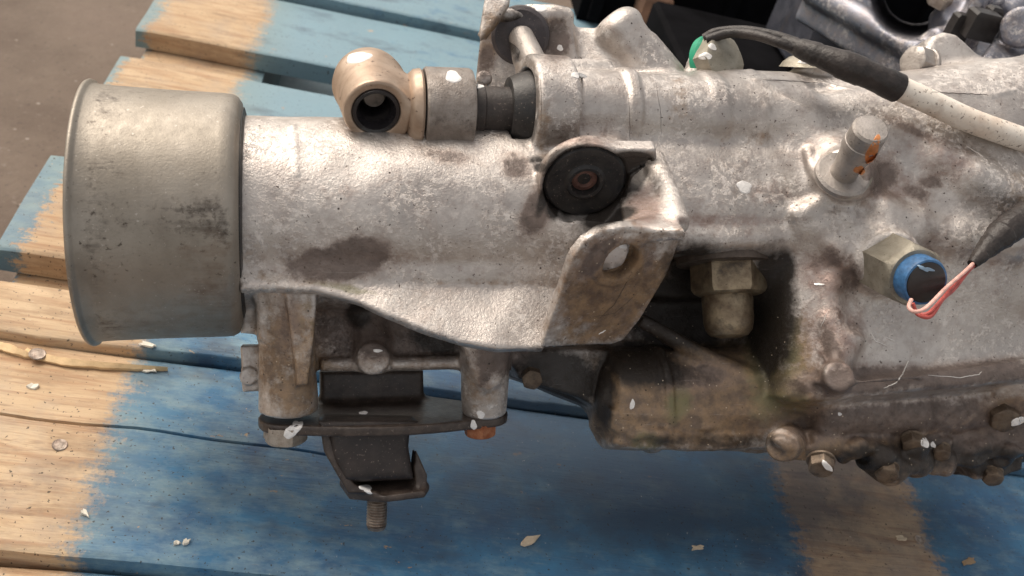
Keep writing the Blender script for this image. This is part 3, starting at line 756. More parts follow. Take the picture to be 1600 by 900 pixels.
STAINS = {
 'wet': [(525, 412, 82, 26, -4, 1), (560, 395, 50, 25, 0, .9), (838, 330, 22, 42, 25, .9), (880, 255, 40, 22, -35, .8), (1290, 400, 40, 22, 10, .55), (610, 515, 130, 45, 0, 1, 20), (790, 560, 60, 30, 0, .8, 30),
         (1350, 595, 120, 22, -3, .95), (1510, 585, 110, 20, -6, .95), (1400, 655, 180, 30, -5, .85), (1375, 270, 40, 22, 30, .6), (1430, 300, 30, 14, 20, .55), (1445, 410, 26, 36, 0, .5), (1560, 690, 140, 60, -5, .8), (1080, 590, 60, 22, 0, .7),
         (760, 575, 14, 30, 10, .7), (450, 500, 18, 55, 0, .45), (700, 245, 45, 12, 10, .5), (925, 205, 60, 22, -5, .35), (870, 60, 26, 40, 0, .8), (760, 95, 16, 30, 10, .7), (930, 404, 15, 34, 35, 1), (945, 385, 26, 9, -25, .9), (806, 262, 24, 20, 30, .8), (1015, 405, 8, 22, 20, .6), (970, 60, 8, 40, -40, .3), (1380, 275, 26, 30, 30, .8), (1455, 285, 20, 12, 0, .7), (1330, 440, 20, 30, 0, .6), (1300, 545, 14, 40, -20, .8), (1420, 200, 50, 8, 25, .5)],
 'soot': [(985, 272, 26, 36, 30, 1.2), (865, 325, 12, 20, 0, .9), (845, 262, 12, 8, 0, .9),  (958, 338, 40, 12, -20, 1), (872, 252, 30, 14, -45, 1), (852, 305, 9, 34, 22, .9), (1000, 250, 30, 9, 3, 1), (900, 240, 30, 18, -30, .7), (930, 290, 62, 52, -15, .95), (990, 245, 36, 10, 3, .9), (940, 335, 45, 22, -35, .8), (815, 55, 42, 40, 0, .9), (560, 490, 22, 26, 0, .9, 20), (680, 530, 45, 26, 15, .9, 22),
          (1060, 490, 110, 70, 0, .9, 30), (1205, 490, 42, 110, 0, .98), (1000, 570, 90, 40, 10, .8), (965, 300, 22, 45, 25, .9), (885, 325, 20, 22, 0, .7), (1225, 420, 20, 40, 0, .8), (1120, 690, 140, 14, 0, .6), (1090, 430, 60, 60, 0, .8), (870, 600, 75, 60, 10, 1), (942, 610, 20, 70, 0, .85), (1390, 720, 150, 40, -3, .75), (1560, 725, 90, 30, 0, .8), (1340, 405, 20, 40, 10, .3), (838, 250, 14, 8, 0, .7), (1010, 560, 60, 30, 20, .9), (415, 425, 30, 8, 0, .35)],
 'brown': [(1070, 600, 160, 80, 0, 1.1, 50), (1000, 660, 110, 40, 0, 1.1), (1230, 560, 45, 90, 0, .7), (460, 560, 70, 110, 0, .72), (930, 515, 80, 30, 0, .7), (1030, 430, 16, 70, 25, .8), (960, 450, 105, 80, -45, .85), (850, 215, 14, 60, 0, .5), (1170, 215, 70, 18, 0, .35), (1060, 170, 20, 60, 0, .35), (740, 440, 200, 6, 1, .3), (1100, 620, 150, 100, 0, .95), (1230, 620, 60, 80, 0, .8), (1430, 700, 260, 60, -4, 1), (1575, 650, 80, 40, 0, .8), (770, 60, 30, 50, 10, .6), (1300, 720, 120, 40, 0, 1), (620, 540, 120, 50, 0, .5, 22), (760, 600, 50, 55, 0, .45),
           (1280, 660, 60, 30, 0, .8), (880, 350, 40, 30, 0, .25), (1600, 300, 40, 60, 0, .5), (420, 430, 60, 14, 0, .4), (960, 335, 60, 12, -15, .4)],
 'mauve': [(1470, 250, 60, 40, 20, .6), (1540, 420, 50, 60, 0, .4), (1200, 300, 50, 30, 0, .4), (1005, 322, 32, 38, 0, .9), (900, 225, 60, 14, 0, .6), (1380, 280, 70, 50, 20, .55), (1290, 430, 50, 45, 0, .75), (1300, 520, 60, 80, 0, .65), (1130, 345, 130, 12, 0, .6), (1260, 215, 60, 30, 0, .4), (1330, 560, 40, 40, 0, .5), (640, 300, 180, 25, 3, .35), (1440, 400, 60, 60, 0, .4), (1500, 150, 120, 30, 0, .15), (960, 450, 100, 80, -45, .8), (700, 410, 160, 25, 0, .3), (1110, 215, 40, 30, 0, .35), (1150, 350, 120, 40, 0, .3)],
 'olive': [(1210, 560, 50, 120, 0, .7), (1240, 620, 30, 50, 0, .6), (1060, 625, 22, 40, 20, .75), (1010, 690, 30, 22, 0, .6), (530, 448, 70, 8, 12, .6), (480, 500, 18, 60, 0, .35), (1110, 480, 50, 40, 0, .35)],
}
housing = grow(F, 'housing', M_AL, STAINS)

# machined marks and hairline scratches are left to the material; hardware follows
def ax(px0, py0, c0, px1, py1, c1): a = P(px0, py0, c0); b = P(px1, py1, c1); return a, b-a, np.linalg.norm(b-a)
# dust cover
c0 = P(148, 334, 0); xa = np.array([1., 0, 0])
g = Geo().lathe(c0, xa, [(9, 40), (1.5, 41), (0, 46), (-.8, 53), (-.7, 56.4), (.2, 56.8), (1.1, 56.5), (1.6, 55.4), (2.6, 54.9), (8, 54.5), (30, 53.7), (54, 53.3), (57.5, 53.0), (59.8, 51.8), (61.3, 49.6), (61.9, 46), (62.1, 30)], 128)
cap = g.build('dust_cover', M_CAP, gb, sharp=0)
paint(cap, np.array(g.v), {'soot': [(320, 320, 34, 16, 25, .8), (345, 350, 14, 40, -10, .55), (170, 440, 16, 90, 0, .5), (240, 328, 70, 4, -3, .5), (165, 180, 22, 50, 0, .5), (150, 320, 12, 120, 0, .55), (185, 500, 30, 30, 0, .5), (280, 345, 60, 10, -8, .4)], 'brown': [(1070, 600, 160, 80, 0, 1.1, 50), (1000, 660, 110, 40, 0, 1.1), (1230, 560, 45, 90, 0, .7), (340, 440, 40, 90, 0, .45), (250, 500, 120, 30, 0, .35), (180, 480, 40, 60, 0, .3)]})
g = Geo().lathe(P(374, 334, 0), xa, [(0, 44), (0, 46.5), (2.5, 46.5), (3.2, 44)], 96)
g.build('oil_seal', M_RUB, gb)

# selector shaft: rod, boot, collars and the eye
S0 = P(810, 171, 22)
def sx(px): return P(px, 171, 22)
sd = np.array([1., 0, 0])
def span(px): return sx(px)[0]-sx(735)[0]
L1 = span(832)
g = Geo().lathe(sx(735), sd, [(-6, 9), (-4, 11.4), (span(752), 11.6), (span(754), 10.6), (span(790), 10.6), (span(800), 10.9), (span(803), 12.2), (L1, 12.6), (L1+8, 12.6)], 48)
g.build('selector_shaft', M_BOOT, gb)
g = Geo().lathe(sx(793), sd, [(0, 11), (0, 14.2), (4, 16.2), (9, 17.6), (14, 17.6), (14, 12)], 48)
g.build('shaft_seal', M_RUB, gb)
g = Geo().lathe(sx(798), sd, [(-.6, 11), (-.6, 13.2), (.8, 13.4), (.8, 11)], 40)
g.build('seal_ring', M_ROD, gb)
c1 = sx(660); w = span(735)-span(660)
g = Geo().lathe(c1, sd, [(0, 12), (0, 17.6), (.9, 18.5), (w-1.8, 18.8), (w-.5, 18.2), (w, 16.8), (w, 10)], 64)
g.build('clamp_collar', M_COLLAR, gb)
c2 = sx(640); w2 = span(657)-span(640)
g = Geo().lathe(c2, sd, [(-2, 12), (-1, 15.5), (1, 17.4), (w2-1, 17.9), (w2, 17.2), (w2, 12)], 64)
g.build('thrust_ring', M_ROD, gb)
# eye barrel: cross axis tips toward the viewer
FE = Field((74, 4, -16), (152, 92, 72), .6)
ef = P(588, 175, 34); en = nrm((.05, -.60, .80)); EH = 0.; ec = ef
eb = ef-en*27
FE.ball(eb, 15.9, k=0.01)
FE.cone(eb, ef+en*4, 15.9, 13.6, rd=1.2, k=2)
FE.poly([ef+q for q in (basis(en)[0]*40, basis(en)[1]*40, -basis(en)[0]*40, -basis(en)[1]*40)], -en, 30, rd=.5, k=1.6, cut=True)
FE.cone((ef+eb)/2+np.array([3., 1, -2]), sx(646), 11.5, 14.5, rd=2, k=5)
FE.cone(eb-en*26, ef+en*26, 10.2, rd=.4, k=1, cut=True)
eye = grow(FE, 'rod_eye', M_ROD, {})
g = Geo().lathe(ec-en*28, en, [(0, 10.4), (27.4, 10.4), (28.4, 9.8), (28.0, 8.4), (25, 6.9), (19, 6.2), (8, 6.2), (0, 6.2)], 56)
g.build('eye_bush', plain('glossy_black_bush', (.02, .018, .02), .16, 0, .2), gb)
g = Geo().lathe(ec-en*26+np.array([.4, 1.2, 0]), en, [(0, 5.9), (12, 5.6), (15, 4.4), (15.2, .5)], 32)
g.build('pivot_stub', M_COLLAR, gb)

# bushes of the clevises
g = Geo().lathe(pR-nR*3.6, nR, [(0, 17.4), (1.6, 17.8), (3.0, 16.6), (3.2, 13.5), (2.2, 11), (2.4, 8.8), (3.6, 7.6), (3.3, 6.2), (-2, 5.8), (-2.2, 1)], 56)
g.build('clevis_bush', M_RUB, gb)
g = Geo().lathe(pR-nR*5.2, nR, [(0, 5.7), (2.2, 5.5), (2.8, 3.6), (1.6, 2.8), (1.0, 1.0)], 24)
g.build('bush_core', dirty_metal('rust_core', (.09, .045, .035), (.22, .11, .085), .2, (.5, .7), 300), gb)
nB = nrm((-.25, -.35, 1)); pB = P(813, 56, 1)
g = Geo().lathe(pB-nB*3, nB, [(0, 14), (3.4, 13.6), (4.6, 12), (4.4, 9), (5.2, 7), (5.0, 3)], 48)
g.build('pivot_bush', rubber('grey_bush_rubber', (.045, .038, .042), (.085, .072, .075)), gb)
a, b = P(814, 58, 6), P(832, 94, 16)
g = Geo().lathe(a, b-a, [(-3, 4.2), (-1, 5.6), (0, 5.9), (np.linalg.norm(b-a)+3, 6.1), (np.linalg.norm(b-a)+4, 3)], 32)
g.build('pivot_pin', M_PIN, gb)
# bright bolt seen through the clevis hole
g = Geo().hexhead(hc-nE*13, nE+np.array([-.25, .1, 0]), 9.0, 8, rot=.4)
g.build('bolt', M_BRT, gb)

# drain plug hanging in the cavity
dn = nrm((.0, -1, .12)); q = P(1130, 398, 14)
g = Geo().lathe(q, dn, [(0, 20), (0, 22.5), (4.5, 22.5), (5, 21), (5, 15)], 48); g.build('plug_washer', dirty_metal('dark_plug_flange', (.07, .055, .045), (.14, .11, .09), .5, (.35, .55), 140), gb)
g = Geo().hexhead(P(1137, 413, 14), dn, 18.0, 15.0, rot=.35); plug = g.build('plug', M_PLUG, gb)
g = Geo().lathe(P(1136, 460, 14), dn, [(0, 12), (3, 12.2), (13, 12.0), (17, 11.2), (19.8, 9), (21, 5), (21.2, 1)], 40); g.build('plug_dome', M_PLUG, gb)

# rubber mount
y8 = nrm((0, 1, .21)); zf = nrm((0, -.21, 1))        # the plate's own up and front directions
def MP(px, py, c): return P(px, py, c)
cL = P(449, 645, 6); cR = P(757, 647, 6)
top = [MP(406, 638, 12)]
outl = []
def arc(c, r, a0, a1, n=8): return [c+np.array([1., 0, 0])*r*math.cos(math.radians(a0+(a1-a0)*i/n))+zf*r*math.sin(math.radians(a0+(a1-a0)*i/n)) for i in range(n+1)]
mid = (cL+cR)/2
outl = arc(cL, 12.6, 235, 90)+[cL+(cR-cL)*t+zf*(12.6*(1-t)+10.8*t+6*math.sin(math.pi*t)) for t in (.1, .2, .3, .4, .5, .6, .7, .8, .9)]+arc(cR, 10.8, 85, -70)+[mid+np.array([22., 0, 0])-zf*24, mid+np.array([-25., 0, 0])-zf*26]
FM = Field((60, -150, -40), (190, -50, 50), .7)
FM.poly(outl, y8, 4.6, rd=.9, k=.01)
FM.poly([MP(500, 580, -12), MP(662, 578, -12), MP(664, 650, -12), MP(500, 655, -12)], (0, 0, 1), 12, rd=2, k=4)
mplate = grow(FM, 'mount_plate', M_MOUNT, {}, label='dark oily steel mount plate')
FR = Field((90, -175, -45), (180, -80, 45), .7)
FR.poly([P(507, 655, 18), P(645, 655, 18), P(640, 700, 18), P(648, 752, 18), P(536, 757, 18), P(516, 715, 18)], (0, 0, 1), 32, rd=5, k=.01)
FR.poly([P(497, 658, 20), P(655, 658, 20), P(650, 672, 20), P(503, 674, 20)], (0, 0, 1), 36, rd=2, k=3)
mrub = grow(FR, 'rubber_block', M_MRUB, {})
FC = Field((85, -180, -45), (190, -90, 48), .7)
lowy = nrm((-.06, 1, .30))
lp = P(595, 752, 4)
oc = [PP(x, y, lp, lowy) for x, y in [(545, 771), (600, 776), (664, 768), (671, 756), (655, 738), (640, 728), (540, 732), (530, 750)]]
FC.poly(oc, lowy, 3.4, rd=1.0, k=.01)
FC.poly([P(500, 668, 12), P(512, 668, 12), P(528, 725, 16), P(556, 760, 20), P(590, 775, 22), P(545, 776, 22), P(526, 742, 18), P(506, 705, 14)], (0, 0, 1), 10, rd=1.2, k=3)
FC.poly([P(645, 700, 8), P(671, 745, 14), P(669, 768, 16), P(655, 766, 16), P(645, 735, 12)], nrm((.2, 0, 1)), 7, rd=1.2, k=3)
grow(FC, 'mount_cup', M_MOUNT, {})
# threaded stud
a, b = P(590, 768, 6), P(588, 828, 4); L = np.linalg.norm(b-a)
prof = [(-2, 4.1)]; t = 0
while t < L-3.4: prof += [(t, 4.05), (t+.45, 4.65), (t+.6, 4.65), (t+1.25, 3.95)]; t += 1.3
prof += [(L-2.2, 4.5), (L-.6, 3.9), (L, 2.6), (L+.1, .4)]
Geo().lathe(a, b-a, prof, 32).build('stud', M_STUD, gb)
# bolts under the plate
def bolt(px, py, c, d, r, h, mat=M_BOLT, washer=0, wh=0, rot=0., name='bolt', label=None):
    return Geo().hexhead(P(px, py, c), d, r, h, washer, wh, rot).build(name, mat, gb, label=label)
dm = -y8
bolt(446, 662, 10, dm, 9.6, 8.2, M_BOLT, 0, 0, .2, label='zinc bolt head with a white paint mark')
bolt(750, 658, 10, dm, 7.6, 6.6, M_RUST, 0, 0, .5, label='rusty orange bolt head')
bolt(830, 588, 6, (-.15, -.3, 1), 5.2, 5, M_OILB, 0, 0, .3)
# clevis/case bolts
bolt(1114, 101, 5, nrm((.35, .1, .93)), 13.6, 9, M_HEX, 0, 0, .5, label='hex sender body with two white paint dabs')
g = Geo().lathe(P(1106, 100, -1), nrm((.35, .05, .93)), [(0, 12), (1, 13.8), (5, 13.8), (6, 12.6), (6.2, 4)], 48); g.build('sealing_ring', M_GREEN, gb)
g = Geo().lathe(P(1262, 106, 6), nrm((0, 1, .25)), [(0, 14), (2.5, 12.5), (5, 9.5), (6.3, 5), (6.6, 1)], 36); g.build('domed_plug', M_HEX, gb)
bolt(1446, 103, 4, nrm((-1, .15, .35)), 8.5, 9, M_PIN, 9.5, 2.5, .3)
bolt(1562, 640, 26, nrm((-.35, -.55, .9)), 7.5, 8, M_OILB, 10.5, 2, .2)
Geo().lathe(P(1578, 630, 24), nrm((.9, .3, .1)), [(0, 8), (20, 8.2), (40, 8.6)], 32).build('drain_pipe', M_PIN, gb)
for i, (px, py, c, r) in enumerate([(1283, 724, 0, 5.2), (1425, 690, 0, 5.4), (1385, 736, 0, 5.6), (1550, 742, 0, 5.2), (1470, 704, 0, 4.4)]):
    q = F.surf(px, py); n_ = nrm((-.35, -.6, .7)); Geo().hexhead(q-n_*2, n_, r, 4.5, r*1.12, 1.2, .3*i).build('bolt', M_OILB, gb)
# pivot pin with orange marker stripe
a = P(1318, 270, 58); b = P(1362, 200, 84); d = b-a; L = np.linalg.norm(d)
g = Geo().lathe(a, d, [(-3, 12.3), (-1, 12.3), (.2, 11.2), (.4, 6.3), (3, 6.0), (L*.55, 7.4), (L*.56, 7.9), (L*.62, 8.0), (L*.72, 8.0), (L*.73, 7.7), (L*.96, 7.8), (L, 6.9), (L+.4, 3)], 48)
pin = g.build('locating_pin', M_PIN, gb, label='grey steel pin with an orange marker stripe')
Geo().lathe(P(1315, 279, 50), d, [(0, 10.5), (1, 12.0), (5.5, 12.0), (7.0, 10.8), (7.2, 5)], 48).build('pin_flange', M_HEX, gb)

# pressure sender: hexagon, blue cap, dark face, wires
a = P(1385, 410, 50); b = P(1444, 440, 78); d = nrm(b-a)
g = Geo().hexhead(a, d, 15.2, 23, rot=.15, dome=.02); sender = g.build('sender_hexagon', M_HEX, gb)
e0 = a+d*20
g = Geo().lathe(e0, d, [(0, 9.8), (1, 10.7), (9, 10.7), (10.6, 10.1), (10.8, 9.2), (10.2, 9.0), (9.4, 4)], 48); blue = g.build('blue_cap', M_BLUEP, gb)
Geo().lathe(e0+d*5, d, [(0, 9.2), (6.2, 9.0), (6.6, 8.2), (6.7, 1)], 40).build('cap_face', M_BLACKP, gb)
w1 = spline([P(1424, 468, 86), P(1420, 480, 88), P(1430, 487, 90), P(1448, 480, 90), P(1478, 450, 86), P(1508, 424, 78), P(1524, 408, 74)], 8)
w2 = spline([P(1428, 482, 82), P(1436, 492, 86), P(1454, 494, 86), P(1472, 468, 84), P(1490, 452, 80), P(1512, 424, 76), P(1526, 410, 73)], 8)
Geo().tube(w1, .85, 10).build('wire', M_PINK, gb, label='pale pink wire looped from the blue capped sender')
Geo().tube(w2, .95, 10).build('wire', M_RED, gb, label='red wire looped from the blue capped sender')
w0 = spline([P(1426, 474, 84), P(1434, 489, 84), P(1452, 488, 86), P(1480, 458, 83), P(1512, 420, 74)], 8)
Geo().tube(w0, .8, 10).build('wire', M_RED, gb)
tp = spline([P(1519, 413, 74), P(1545, 385, 72), P(1575, 358, 70), P(1610, 335, 66), P(1660, 310, 60)], 12)
rad = []
for i in range(len(tp)):
    s = i/(len(tp)-1); base = 2.4+4.6*min(1, s*2.2); rad.append(base*(1+.10*((i % 7)/7-.5)))
Geo().tube(tp, rad, 16, jit=.03).build('taped_loom', M_TAPE, gb, sharp=25)
# breather cable across the top
w3 = spline([P(1100, 60, 8), P(1120, 50, 12), P(1160, 47, 20), P(1205, 54, 30), P(1245, 66, 38)], 8)
Geo().tube(w3, [2.2]*len(w3), 12).build('wire', M_TAPE, gb)
w4 = spline([P(1104, 62, 12), P(1140, 52, 18), P(1180, 55, 28), P(1215, 66, 36), P(1250, 78, 40)], 8)
Geo().tube(w4, [2.3]*len(w4), 12).build('wire', M_TAPE, gb)
tp = spline([P(1222, 64, 34), P(1262, 80, 42), P(1310, 98, 50), P(1360, 118, 54), P(1404, 138, 54)], 10)
rad = [3.0+3.2*min(1, i/len(tp)*2.0)+(.45 if (i//7) % 2 else 0) for i in range(len(tp))]
Geo().tube(tp, rad, 20, jit=.012).build('cable_tape', M_TAPE, gb, sharp=30)
tp = spline([P(1396, 134, 54), P(1450, 158, 54), P(1510, 186, 54), P(1570, 208, 54), P(1640, 232, 52)], 10)
Geo().tube(tp, 5.6, 24).build('cable', M_CABLE, gb)
tp = spline([P(1545, 98, 14), P(1562, 104, 18), P(1580, 108, 20), P(1600, 124, 22), P(1630, 140, 22)], 6)
Geo().tube(tp, [1.2, 1.2]+[1.7+.4*math.sin(i) for i in range(len(tp)-2)], 8, jit=.1).build('sealant_bead', M_RED, gb)

# ---------------------------------------------------------------- white inspection dabs and one painted highlight, laid on the surfaces
bpy.context.view_layer.update()
dv = []; df = []
deps = bpy.context.evaluated_depsgraph_get()
vv = []; ff = []; nb_ = 0
for o in list(gb.children):
    me = o.data; n = len(me.vertices); a = np.empty(n*3, np.float32); me.vertices.foreach_get('co', a)
    a = a.reshape(-1, 3).astype(float)/MM+LB
    fs = [tuple(p.vertices) for p in me.polygons]
    vv.append(a); ff += [tuple(i+nb_ for i in q) for q in fs]; nb_ += n
allv = np.concatenate(vv)
bvh = BVHTree.FromPolygons([Vector(q) for q in allv], ff)
def dab(px, py, rx, ry, ang=0, mat=M_WHITE, name='paint_mark', lobes=.18, lift=.22, label=None):
    rings = [0, .35, .65, .88, 1.0]; seg = 20; pts = []; ok = True
    ca, sa = math.cos(math.radians(ang)), math.sin(math.radians(ang)); ph = random.uniform(0, 9)
    for i, r in enumerate(rings):
        for k in range(seg if i else 1):
            t = 2*math.pi*k/seg; w = 1+lobes*(math.sin(2*t+ph)*.5+math.sin(3*t+ph*2)*.5+math.sin(5*t+ph)*.3)
            x, y = rx*r*w*math.cos(t), ry*r*w*math.sin(t)
            q = (px+x*ca-y*sa, py+x*sa+y*ca)
            d = Vector(ray(*q)).normalized()
            hit = bvh.ray_cast(Vector(CAML), d)
            if hit[0] is None: return None
            nn = hit[1] if hit[1].dot(d) < 0 else -hit[1]
            pts.append((np.array(hit[0]), np.array(nn), i))
    dep = np.median([np.linalg.norm(p-CAML) for p, _, _ in pts])
    if any(abs(np.linalg.norm(p-CAML)-dep) > 9 for p, _, _ in pts): ok = False
    v = [p+n*(lift if i < 4 else -.05) if ok or abs(np.linalg.norm(p-CAML)-dep) < 9 else CAML+nrm(p-CAML)*dep for p, n, i in pts]
    f = [[0, 1+k, 1+(k+1) % seg] for k in range(seg)]
    for i in range(1, len(rings)-1):
        for k in range(seg):
            f.append([1+(i-1)*seg+k, 1+i*seg+k, 1+i*seg+(k+1) % seg, 1+(i-1)*seg+(k+1) % seg])
    g = Geo().add(v, f); o = g.build(name, mat, gb)
    return o
for a in [(560, 90, 20, 9, -15), (708, 120, 12, 10, 0), (747, 135, 9, 3.5, 0), (845, 13, 9, 6, 5), (958, 9, 11, 4, 0), (904, 118, 12, 5, 3), (1163, 292, 13, 9, 20), (1113, 73, 7, 5, 25), (1102, 88, 11, 6, 5),
          (1256, 97, 10, 3, 0), (751, 648, 7, 6, 80), (740, 664, 5, 8, 0), (568, 645, 7, 2.5, 0), (571, 762, 10, 5, 10), (458, 672, 20, 8, -35), (463, 661, 6, 3, 0), (1312, 647, 3, 3, 0), (1592, 658, 14, 6, -25),  # the flat dab on the domed plug is a painted highlight
          (1292, 728, 11, 5, 45), (1316, 735, 8, 4, 20), (1445, 692, 8, 7, 60), (1458, 695, 5, 4, 60), (1582, 755, 7, 3, -25), (590, 548, 7, 3, 0), (988, 632, 4, 8, 5), (875, 75, 5, 5, 0), (575, 768, 7, 3, 20)]:
    dab(*a)
dab(1364, 234, 8, 26, 27, M_ORANGE, 'marker_stripe', .2, .12)
dab(1343, 266, 9, 7, 30, M_ORANGE, 'marker_stripe', .25, .12)
dab(1446, 420, 11, 4, 15, plain('blue_flake', (.22, .33, .45), .4), 'peeling_flake', .5, .4)

def scratch(pts, w, mat, name='scratch'):
    c = []
    for i in range(len(pts)-1):
        for k in range(8):
            t = k/8; c.append((pts[i][0]*(1-t)+pts[i+1][0]*t+random.uniform(-.5, .5), pts[i][1]*(1-t)+pts[i+1][1]*t+random.uniform(-.5, .5)))
    q3 = []
    for q in c:
        d = Vector(ray(*q)).normalized(); hit = bvh.ray_cast(Vector(CAML), d)
        if hit[0] is None: return
        nn = hit[1] if hit[1].dot(d) < 0 else -hit[1]
        q3.append(np.array(hit[0])+np.array(nn)*.02)
    Geo().tube(q3, [w*(.4+.6*math.sin(math.pi*(i+.5)/len(q3))) for i in range(len(q3))], 5).build(name, mat, gb)
M_SCR = plain('bright_scratch', (.85, .82, .78), .35, .6, .1); M_LINE = plain('dark_hairline', (.05, .04, .035), .7)
for pts, w in [([(1360, 519), (1367, 533), (1388, 541)], .3), ([(1383, 527), (1400, 534)], .35), ([(1419, 564), (1410, 585), (1400, 598), (1378, 608)], .35), ([(1450, 586), (1500, 590), (1530, 585), (1534, 580)], .22),
               ([(1510, 228), (1540, 247)], .2), ([(1272, 444), (1290, 445)], .8), ([(935, 522), (948, 515)], .3), ([(1283, 510), (1296, 480)], .15)]: scratch(pts, w, M_SCR)
for pts, w in [([(1192, 124), (1240, 127), (1288, 130)], .2), ([(1455, 144), (1500, 146), (1548, 148)], .22), ([(985, 430), (960, 475), (935, 500)], .14), ([(925, 495), (960, 490), (1000, 455)], .1), ([(845, 110), (846, 165), (845, 195)], .1), ([(980, 130), (984, 180), (984, 225)],.1), ([(1025, 130), (1033, 180), (1033, 215)],.1), ([(1512, 232), (1530, 243)], .1)]: scratch(pts, w, M_LINE, 'hairline')

# ---------------------------------------------------------------- debris lying on the pallet
M_CHIP = plain('pale_wood_chip', (.56, .46, .34), .8, 0, .2)
M_WCHIP = plain('white_paint_flake', (.68, .64, .55), .7, 0, .2)
def chip(px, py, l, w, ang, mat, label, z=0., name='paint_flake', cat='flake', h=1.2, group=None):
    p = G(px, py, z); n = 11; pts = []
    for k in range(n):
        t = 2*math.pi*k/n; rr = random.uniform(.45, 1.15)
        x, y = l*rr*math.cos(t), w*rr*math.sin(t); a = math.radians(ang)
        pts.append((x*math.cos(a)-y*math.sin(a), x*math.sin(a)+y*math.cos(a), .1+random.uniform(0, .5)))
    v = pts+[(x*.9, y*.9, z_+h*random.uniform(.4, 1)) for x, y, z_ in pts]
    f = [list(range(n))[::-1], [n+k for k in range(n)]]+[[k, (k+1) % n, n+(k+1) % n, n+k] for k in range(n)]
    o = link(name, v, f, mat, None, smooth=False, offset=np.zeros(3)); o.location = Vector(p*MM)
    o['label'] = label; o['category'] = cat
    if group: o['group'] = group
    return o
chip(50, 605, 3.6, 2.2, 10, M_WCHIP, 'white paint flake on the bare wood at the left edge of the pallet')
chip(232, 541, 6, 2.4, -10, M_WCHIP, 'white flake on the split plank just below the round dust cover', 5.2)
chip(232, 579, 5, 2.0, 5, M_WCHIP, 'pale flake where the long splinter ends on the blue paint')
chip(132, 803, 3.4, 1.2, -40, M_WCHIP, 'tiny pale curl of wood on the bare band near the lower left corner')
chip(277, 850, 2.2, 1.3, 10, M_WCHIP, 'left one of two white specks on blue paint near the bottom edge', name='paint_flake')
chip(290, 848, 2.4, 1.4, 40, M_WCHIP, 'right one of two white specks on blue paint near the bottom edge', name='paint_flake')
chip(829, 846, 7, 2.6, 25, M_CHIP, 'cream splinter lying on blue paint, right of the threaded stud', name='wood_splinter', cat='splinter')
chip(1089, 857, 5, 2.0, 5, M_CHIP, 'small cream chip on blue paint left of the bare timber band', name='wood_splinter', cat='splinter')
chip(1513, 878, 7, 2.4, 30, plain('brown_chip', (.36, .25, .15), .8), 'brown bark-like chip on blue paint at the lower right corner', name='wood_splinter', cat='splinter')
chip(1408, 842, 5, 2.6, 5, M_CHIP, 'thin pale chip on the bare band beside a small nail', name='wood_splinter', cat='splinter', h=.7)
# long torn splinter along the split plank
M_SPL = plain('fresh_split_wood', (.70, .50, .28), .75, 0, .22, 90, .0006)
def sliver(pts, wid, label, lift=5):
    c = spline(pts, 6); v = []; f = []
    for i, q in enumerate(c):
        s = i/(len(c)-1); w = wid*(1-s)**.6*(.75+.35*random.random()); z = lift*(.6+.4*math.sin(s*3))
        v += [q+np.array([0, w, z*.4]), q+np.array([0, w*.2, z]), q+np.array([0, -w, z*.5]), q+np.array([0, -w*.6, -1]), q+np.array([0, w*.7, -1])]
    for i in range(len(c)-1):
        for k in range(5): f.append([i*5+k, i*5+(k+1) % 5, (i+1)*5+(k+1) % 5, (i+1)*5+k])
    f.append([4, 3, 2, 1, 0]); 
    o = link('torn_splinter', v, f, M_SPL, pal, smooth=True, sharp=20, offset=np.zeros(3)); o.location = (0, 0, -FZ*MM)
    o['label'] = label
sliver([G(40, 552), G(90, 566), G(140, 573), G(200, 577), G(262, 579)], 3.2, 'long pale splinter torn from the split plank', 4)
sliver([G(-20, 540), G(10, 546), G(36, 556), G(54, 560)], 4, 'short thick splinter beside the nail', 4)

# ---------------------------------------------------------------- things behind: black bin, timber block, second engine
M_TRAY = plain('black_bin_plastic', (.006, .006, .007), .75, 0, .4, 20)
def wroot(name, label, cat, p): return root(name, label, cat, Matrix.Translation(Vector(p)*MM))
def rot2(x, y, a): return x*math.cos(a)-y*math.sin(a), x*math.sin(a)+y*math.cos(a)
q0 = G(900, 30, 9)
bn = wroot('storage_bin', 'black ribbed plastic bin standing on the pallet behind the gearbox', 'bin', q0)
def wbox(g, x0, x1, y0, y1, z0, z1, bev=2.):
    g.prism([(x0, y0, z0), (x1, y0, z0), (x1, y1, z0), (x0, y1, z0)], (0, 0, 1), z1-z0, bevel=bev)
bx0, by0 = q0[0], q0[1]
g = Geo(); wbox(g, bx0, bx0+620, by0, by0+300, 9, 260, 5); g.build('bin_wall', M_TRAY, bn, offset=q0, sharp=30)
for k in range(9):
    g = Geo(); xx = bx0+10+k*72; wbox(g, xx, xx+12, by0-9, by0+1, 14, 236, 3); g.build('rib', M_TRAY, bn, offset=q0, sharp=30)
g = Geo(); wbox(g, bx0-6, bx0+626, by0-16, by0+306, 236, 252, 4); g.build('rim', M_TRAY, bn, offset=q0, sharp=30)
q1 = G(1008, 72, 9)
tb = Geo(); wbox(tb, q1[0]-16, q1[0]+14, q1[1], q1[1]+60, 9, 62, 1.5)
o = tb.build('timber_block', plain('reddish_timber', (.30, .17, .11), .8, 0, .35, 60), None, offset=q1, sharp=30); o.location = Vector(q1*MM)
o['label'] = 'small reddish brown timber block between the slanting tube and the black bin'; o['category'] = 'timber block'

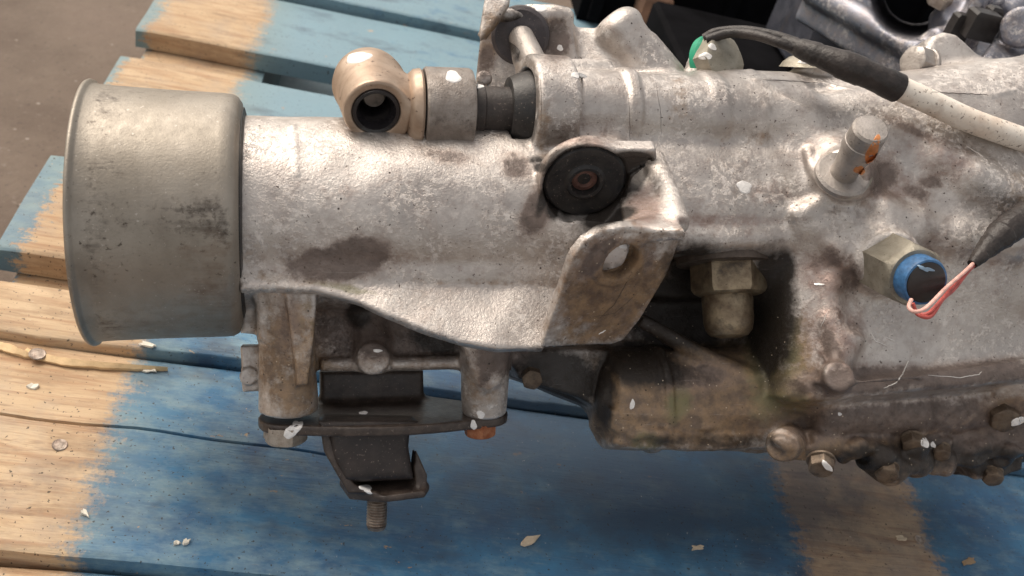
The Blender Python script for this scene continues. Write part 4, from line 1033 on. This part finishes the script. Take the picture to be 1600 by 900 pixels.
M_AL2 = cast_aluminium('blue_grey_cast_aluminium', (.17, .175, .21), (.30, .31, .36))
M_DKC = dirty_metal('dark_painted_steel', (.03, .035, .05), (.06, .065, .085), .3, (.4, .6), 60)
ZE = 185.
eo = G(1450, 40, ZE); eo = np.array([eo[0], eo[1], 0.])
en2 = wroot('engine', 'second blue grey cast engine lying out of focus behind the gearbox, upper right', 'engine', eo)
def E(px, py, z=ZE): return G(px, py, z)
FX = Field((eo[0]-190, eo[1]-230, 20), (eo[0]+330, eo[1]+220, 240), 2.2)
UPZ = (0, 0, 1)
FX.poly([E(1262, -20), E(1440, 84), E(1560, 140), E(1800, 170), E(1700, -90), E(1300, -60)], UPZ, 26, rd=4, k=.01)
FX.poly([E(1300, -20, 170), E(1450, 70, 170), E(1560, 120, 170), E(1780, 140, 170), E(1680, -80, 170)], UPZ, 120, rd=6, k=3)
FX.cone(E(1262, -18), E(1440, 82), 9, rd=3, k=4)
FX.poly([E(1300, -16), E(1450, 64), E(1440, 20), E(1380, -30)], UPZ, 10, rd=2, k=4, cut=True)
FX.cone(E(1440, -18, 150), E(1440, -18, 214), 44, rd=4, k=6)
FX.cone(E(1440, -18, 150), E(1440, -18, 230), 33, rd=2, k=2, cut=True)
FX.cone(E(1470, 40, 188), E(1500, 18, 205), 12, rd=4, k=8)
FX.cone(E(1455, 62, 188), E(1520, 58, 192), 8, rd=3, k=8)
FX.poly([E(1530, 100, 206), E(1600, 118, 206), E(1700, 118, 206), E(1700, 40, 206), E(1560, 52, 206)], nrm((0, -.2, 1)), 30, rd=3, k=3)
FX.cone(E(1597, 42, 206), E(1597, 42, 222), 13, rd=2, k=4)
FX.cone(E(1560, 30, 190), E(1630, -20, 215), 14, rd=5, k=12)
FX.cone(E(1500, 5, 190), E(1560, -10, 210), 10, rd=5, k=10)
vE, fE = FX.skin()
me = bpy.data.meshes.new('engine_casting'); me.from_pydata(((vE-eo)*MM).tolist(), [], fE.tolist()); me.materials.append(M_AL2)
me.polygons.foreach_set('use_smooth', [True]*len(me.polygons))
o = bpy.data.objects.new('engine_casting', me); sc.collection.objects.link(o); o.parent = en2
Geo().lathe(E(1440, -18, 160), UPZ, [(0, 32), (40, 32), (44, 28), (45, 20), (40, 12), (52, 9), (53, 3)], 40).build('black_cover', M_BLACKP, en2, offset=eo)
Geo().hexhead(E(1463, 4, 205), (0, -.3, 1), 9, 8).build('bolt', M_BOLT, en2, offset=eo)
for (px, py, z, w_, d_) in ((1500, 40, 205, 13, 9), (1534, 36, 212, 20, 13), (1548, 28, 214, 9, 9)):
    q = E(px, py, z); g = Geo(); wbox(g, q[0]-w_/2, q[0]+w_/2, q[1]-d_/2, q[1]+d_/2, z-10, z+8, 2); g.build('black_clip', M_BLACKP, en2, offset=eo, sharp=30)
g = Geo(); a_, b_, c_ = E(1285, 18, 160), E(1440, 104, 160), E(1590, 175, 160)
g.prism([a_, b_, c_, c_+np.array([0, 70, 0]), a_+np.array([0, 90., 0])], (0, 0, -1), 55, bevel=3); g.build('side_panel', M_DKC, en2, offset=eo, sharp=30)
g = Geo(); wbox(g, eo[0]-150, eo[0]+300, eo[1]-120, eo[1]+180, 0, 100, 4); g.build('oil_pan', M_TRAY, en2, offset=eo, sharp=30)
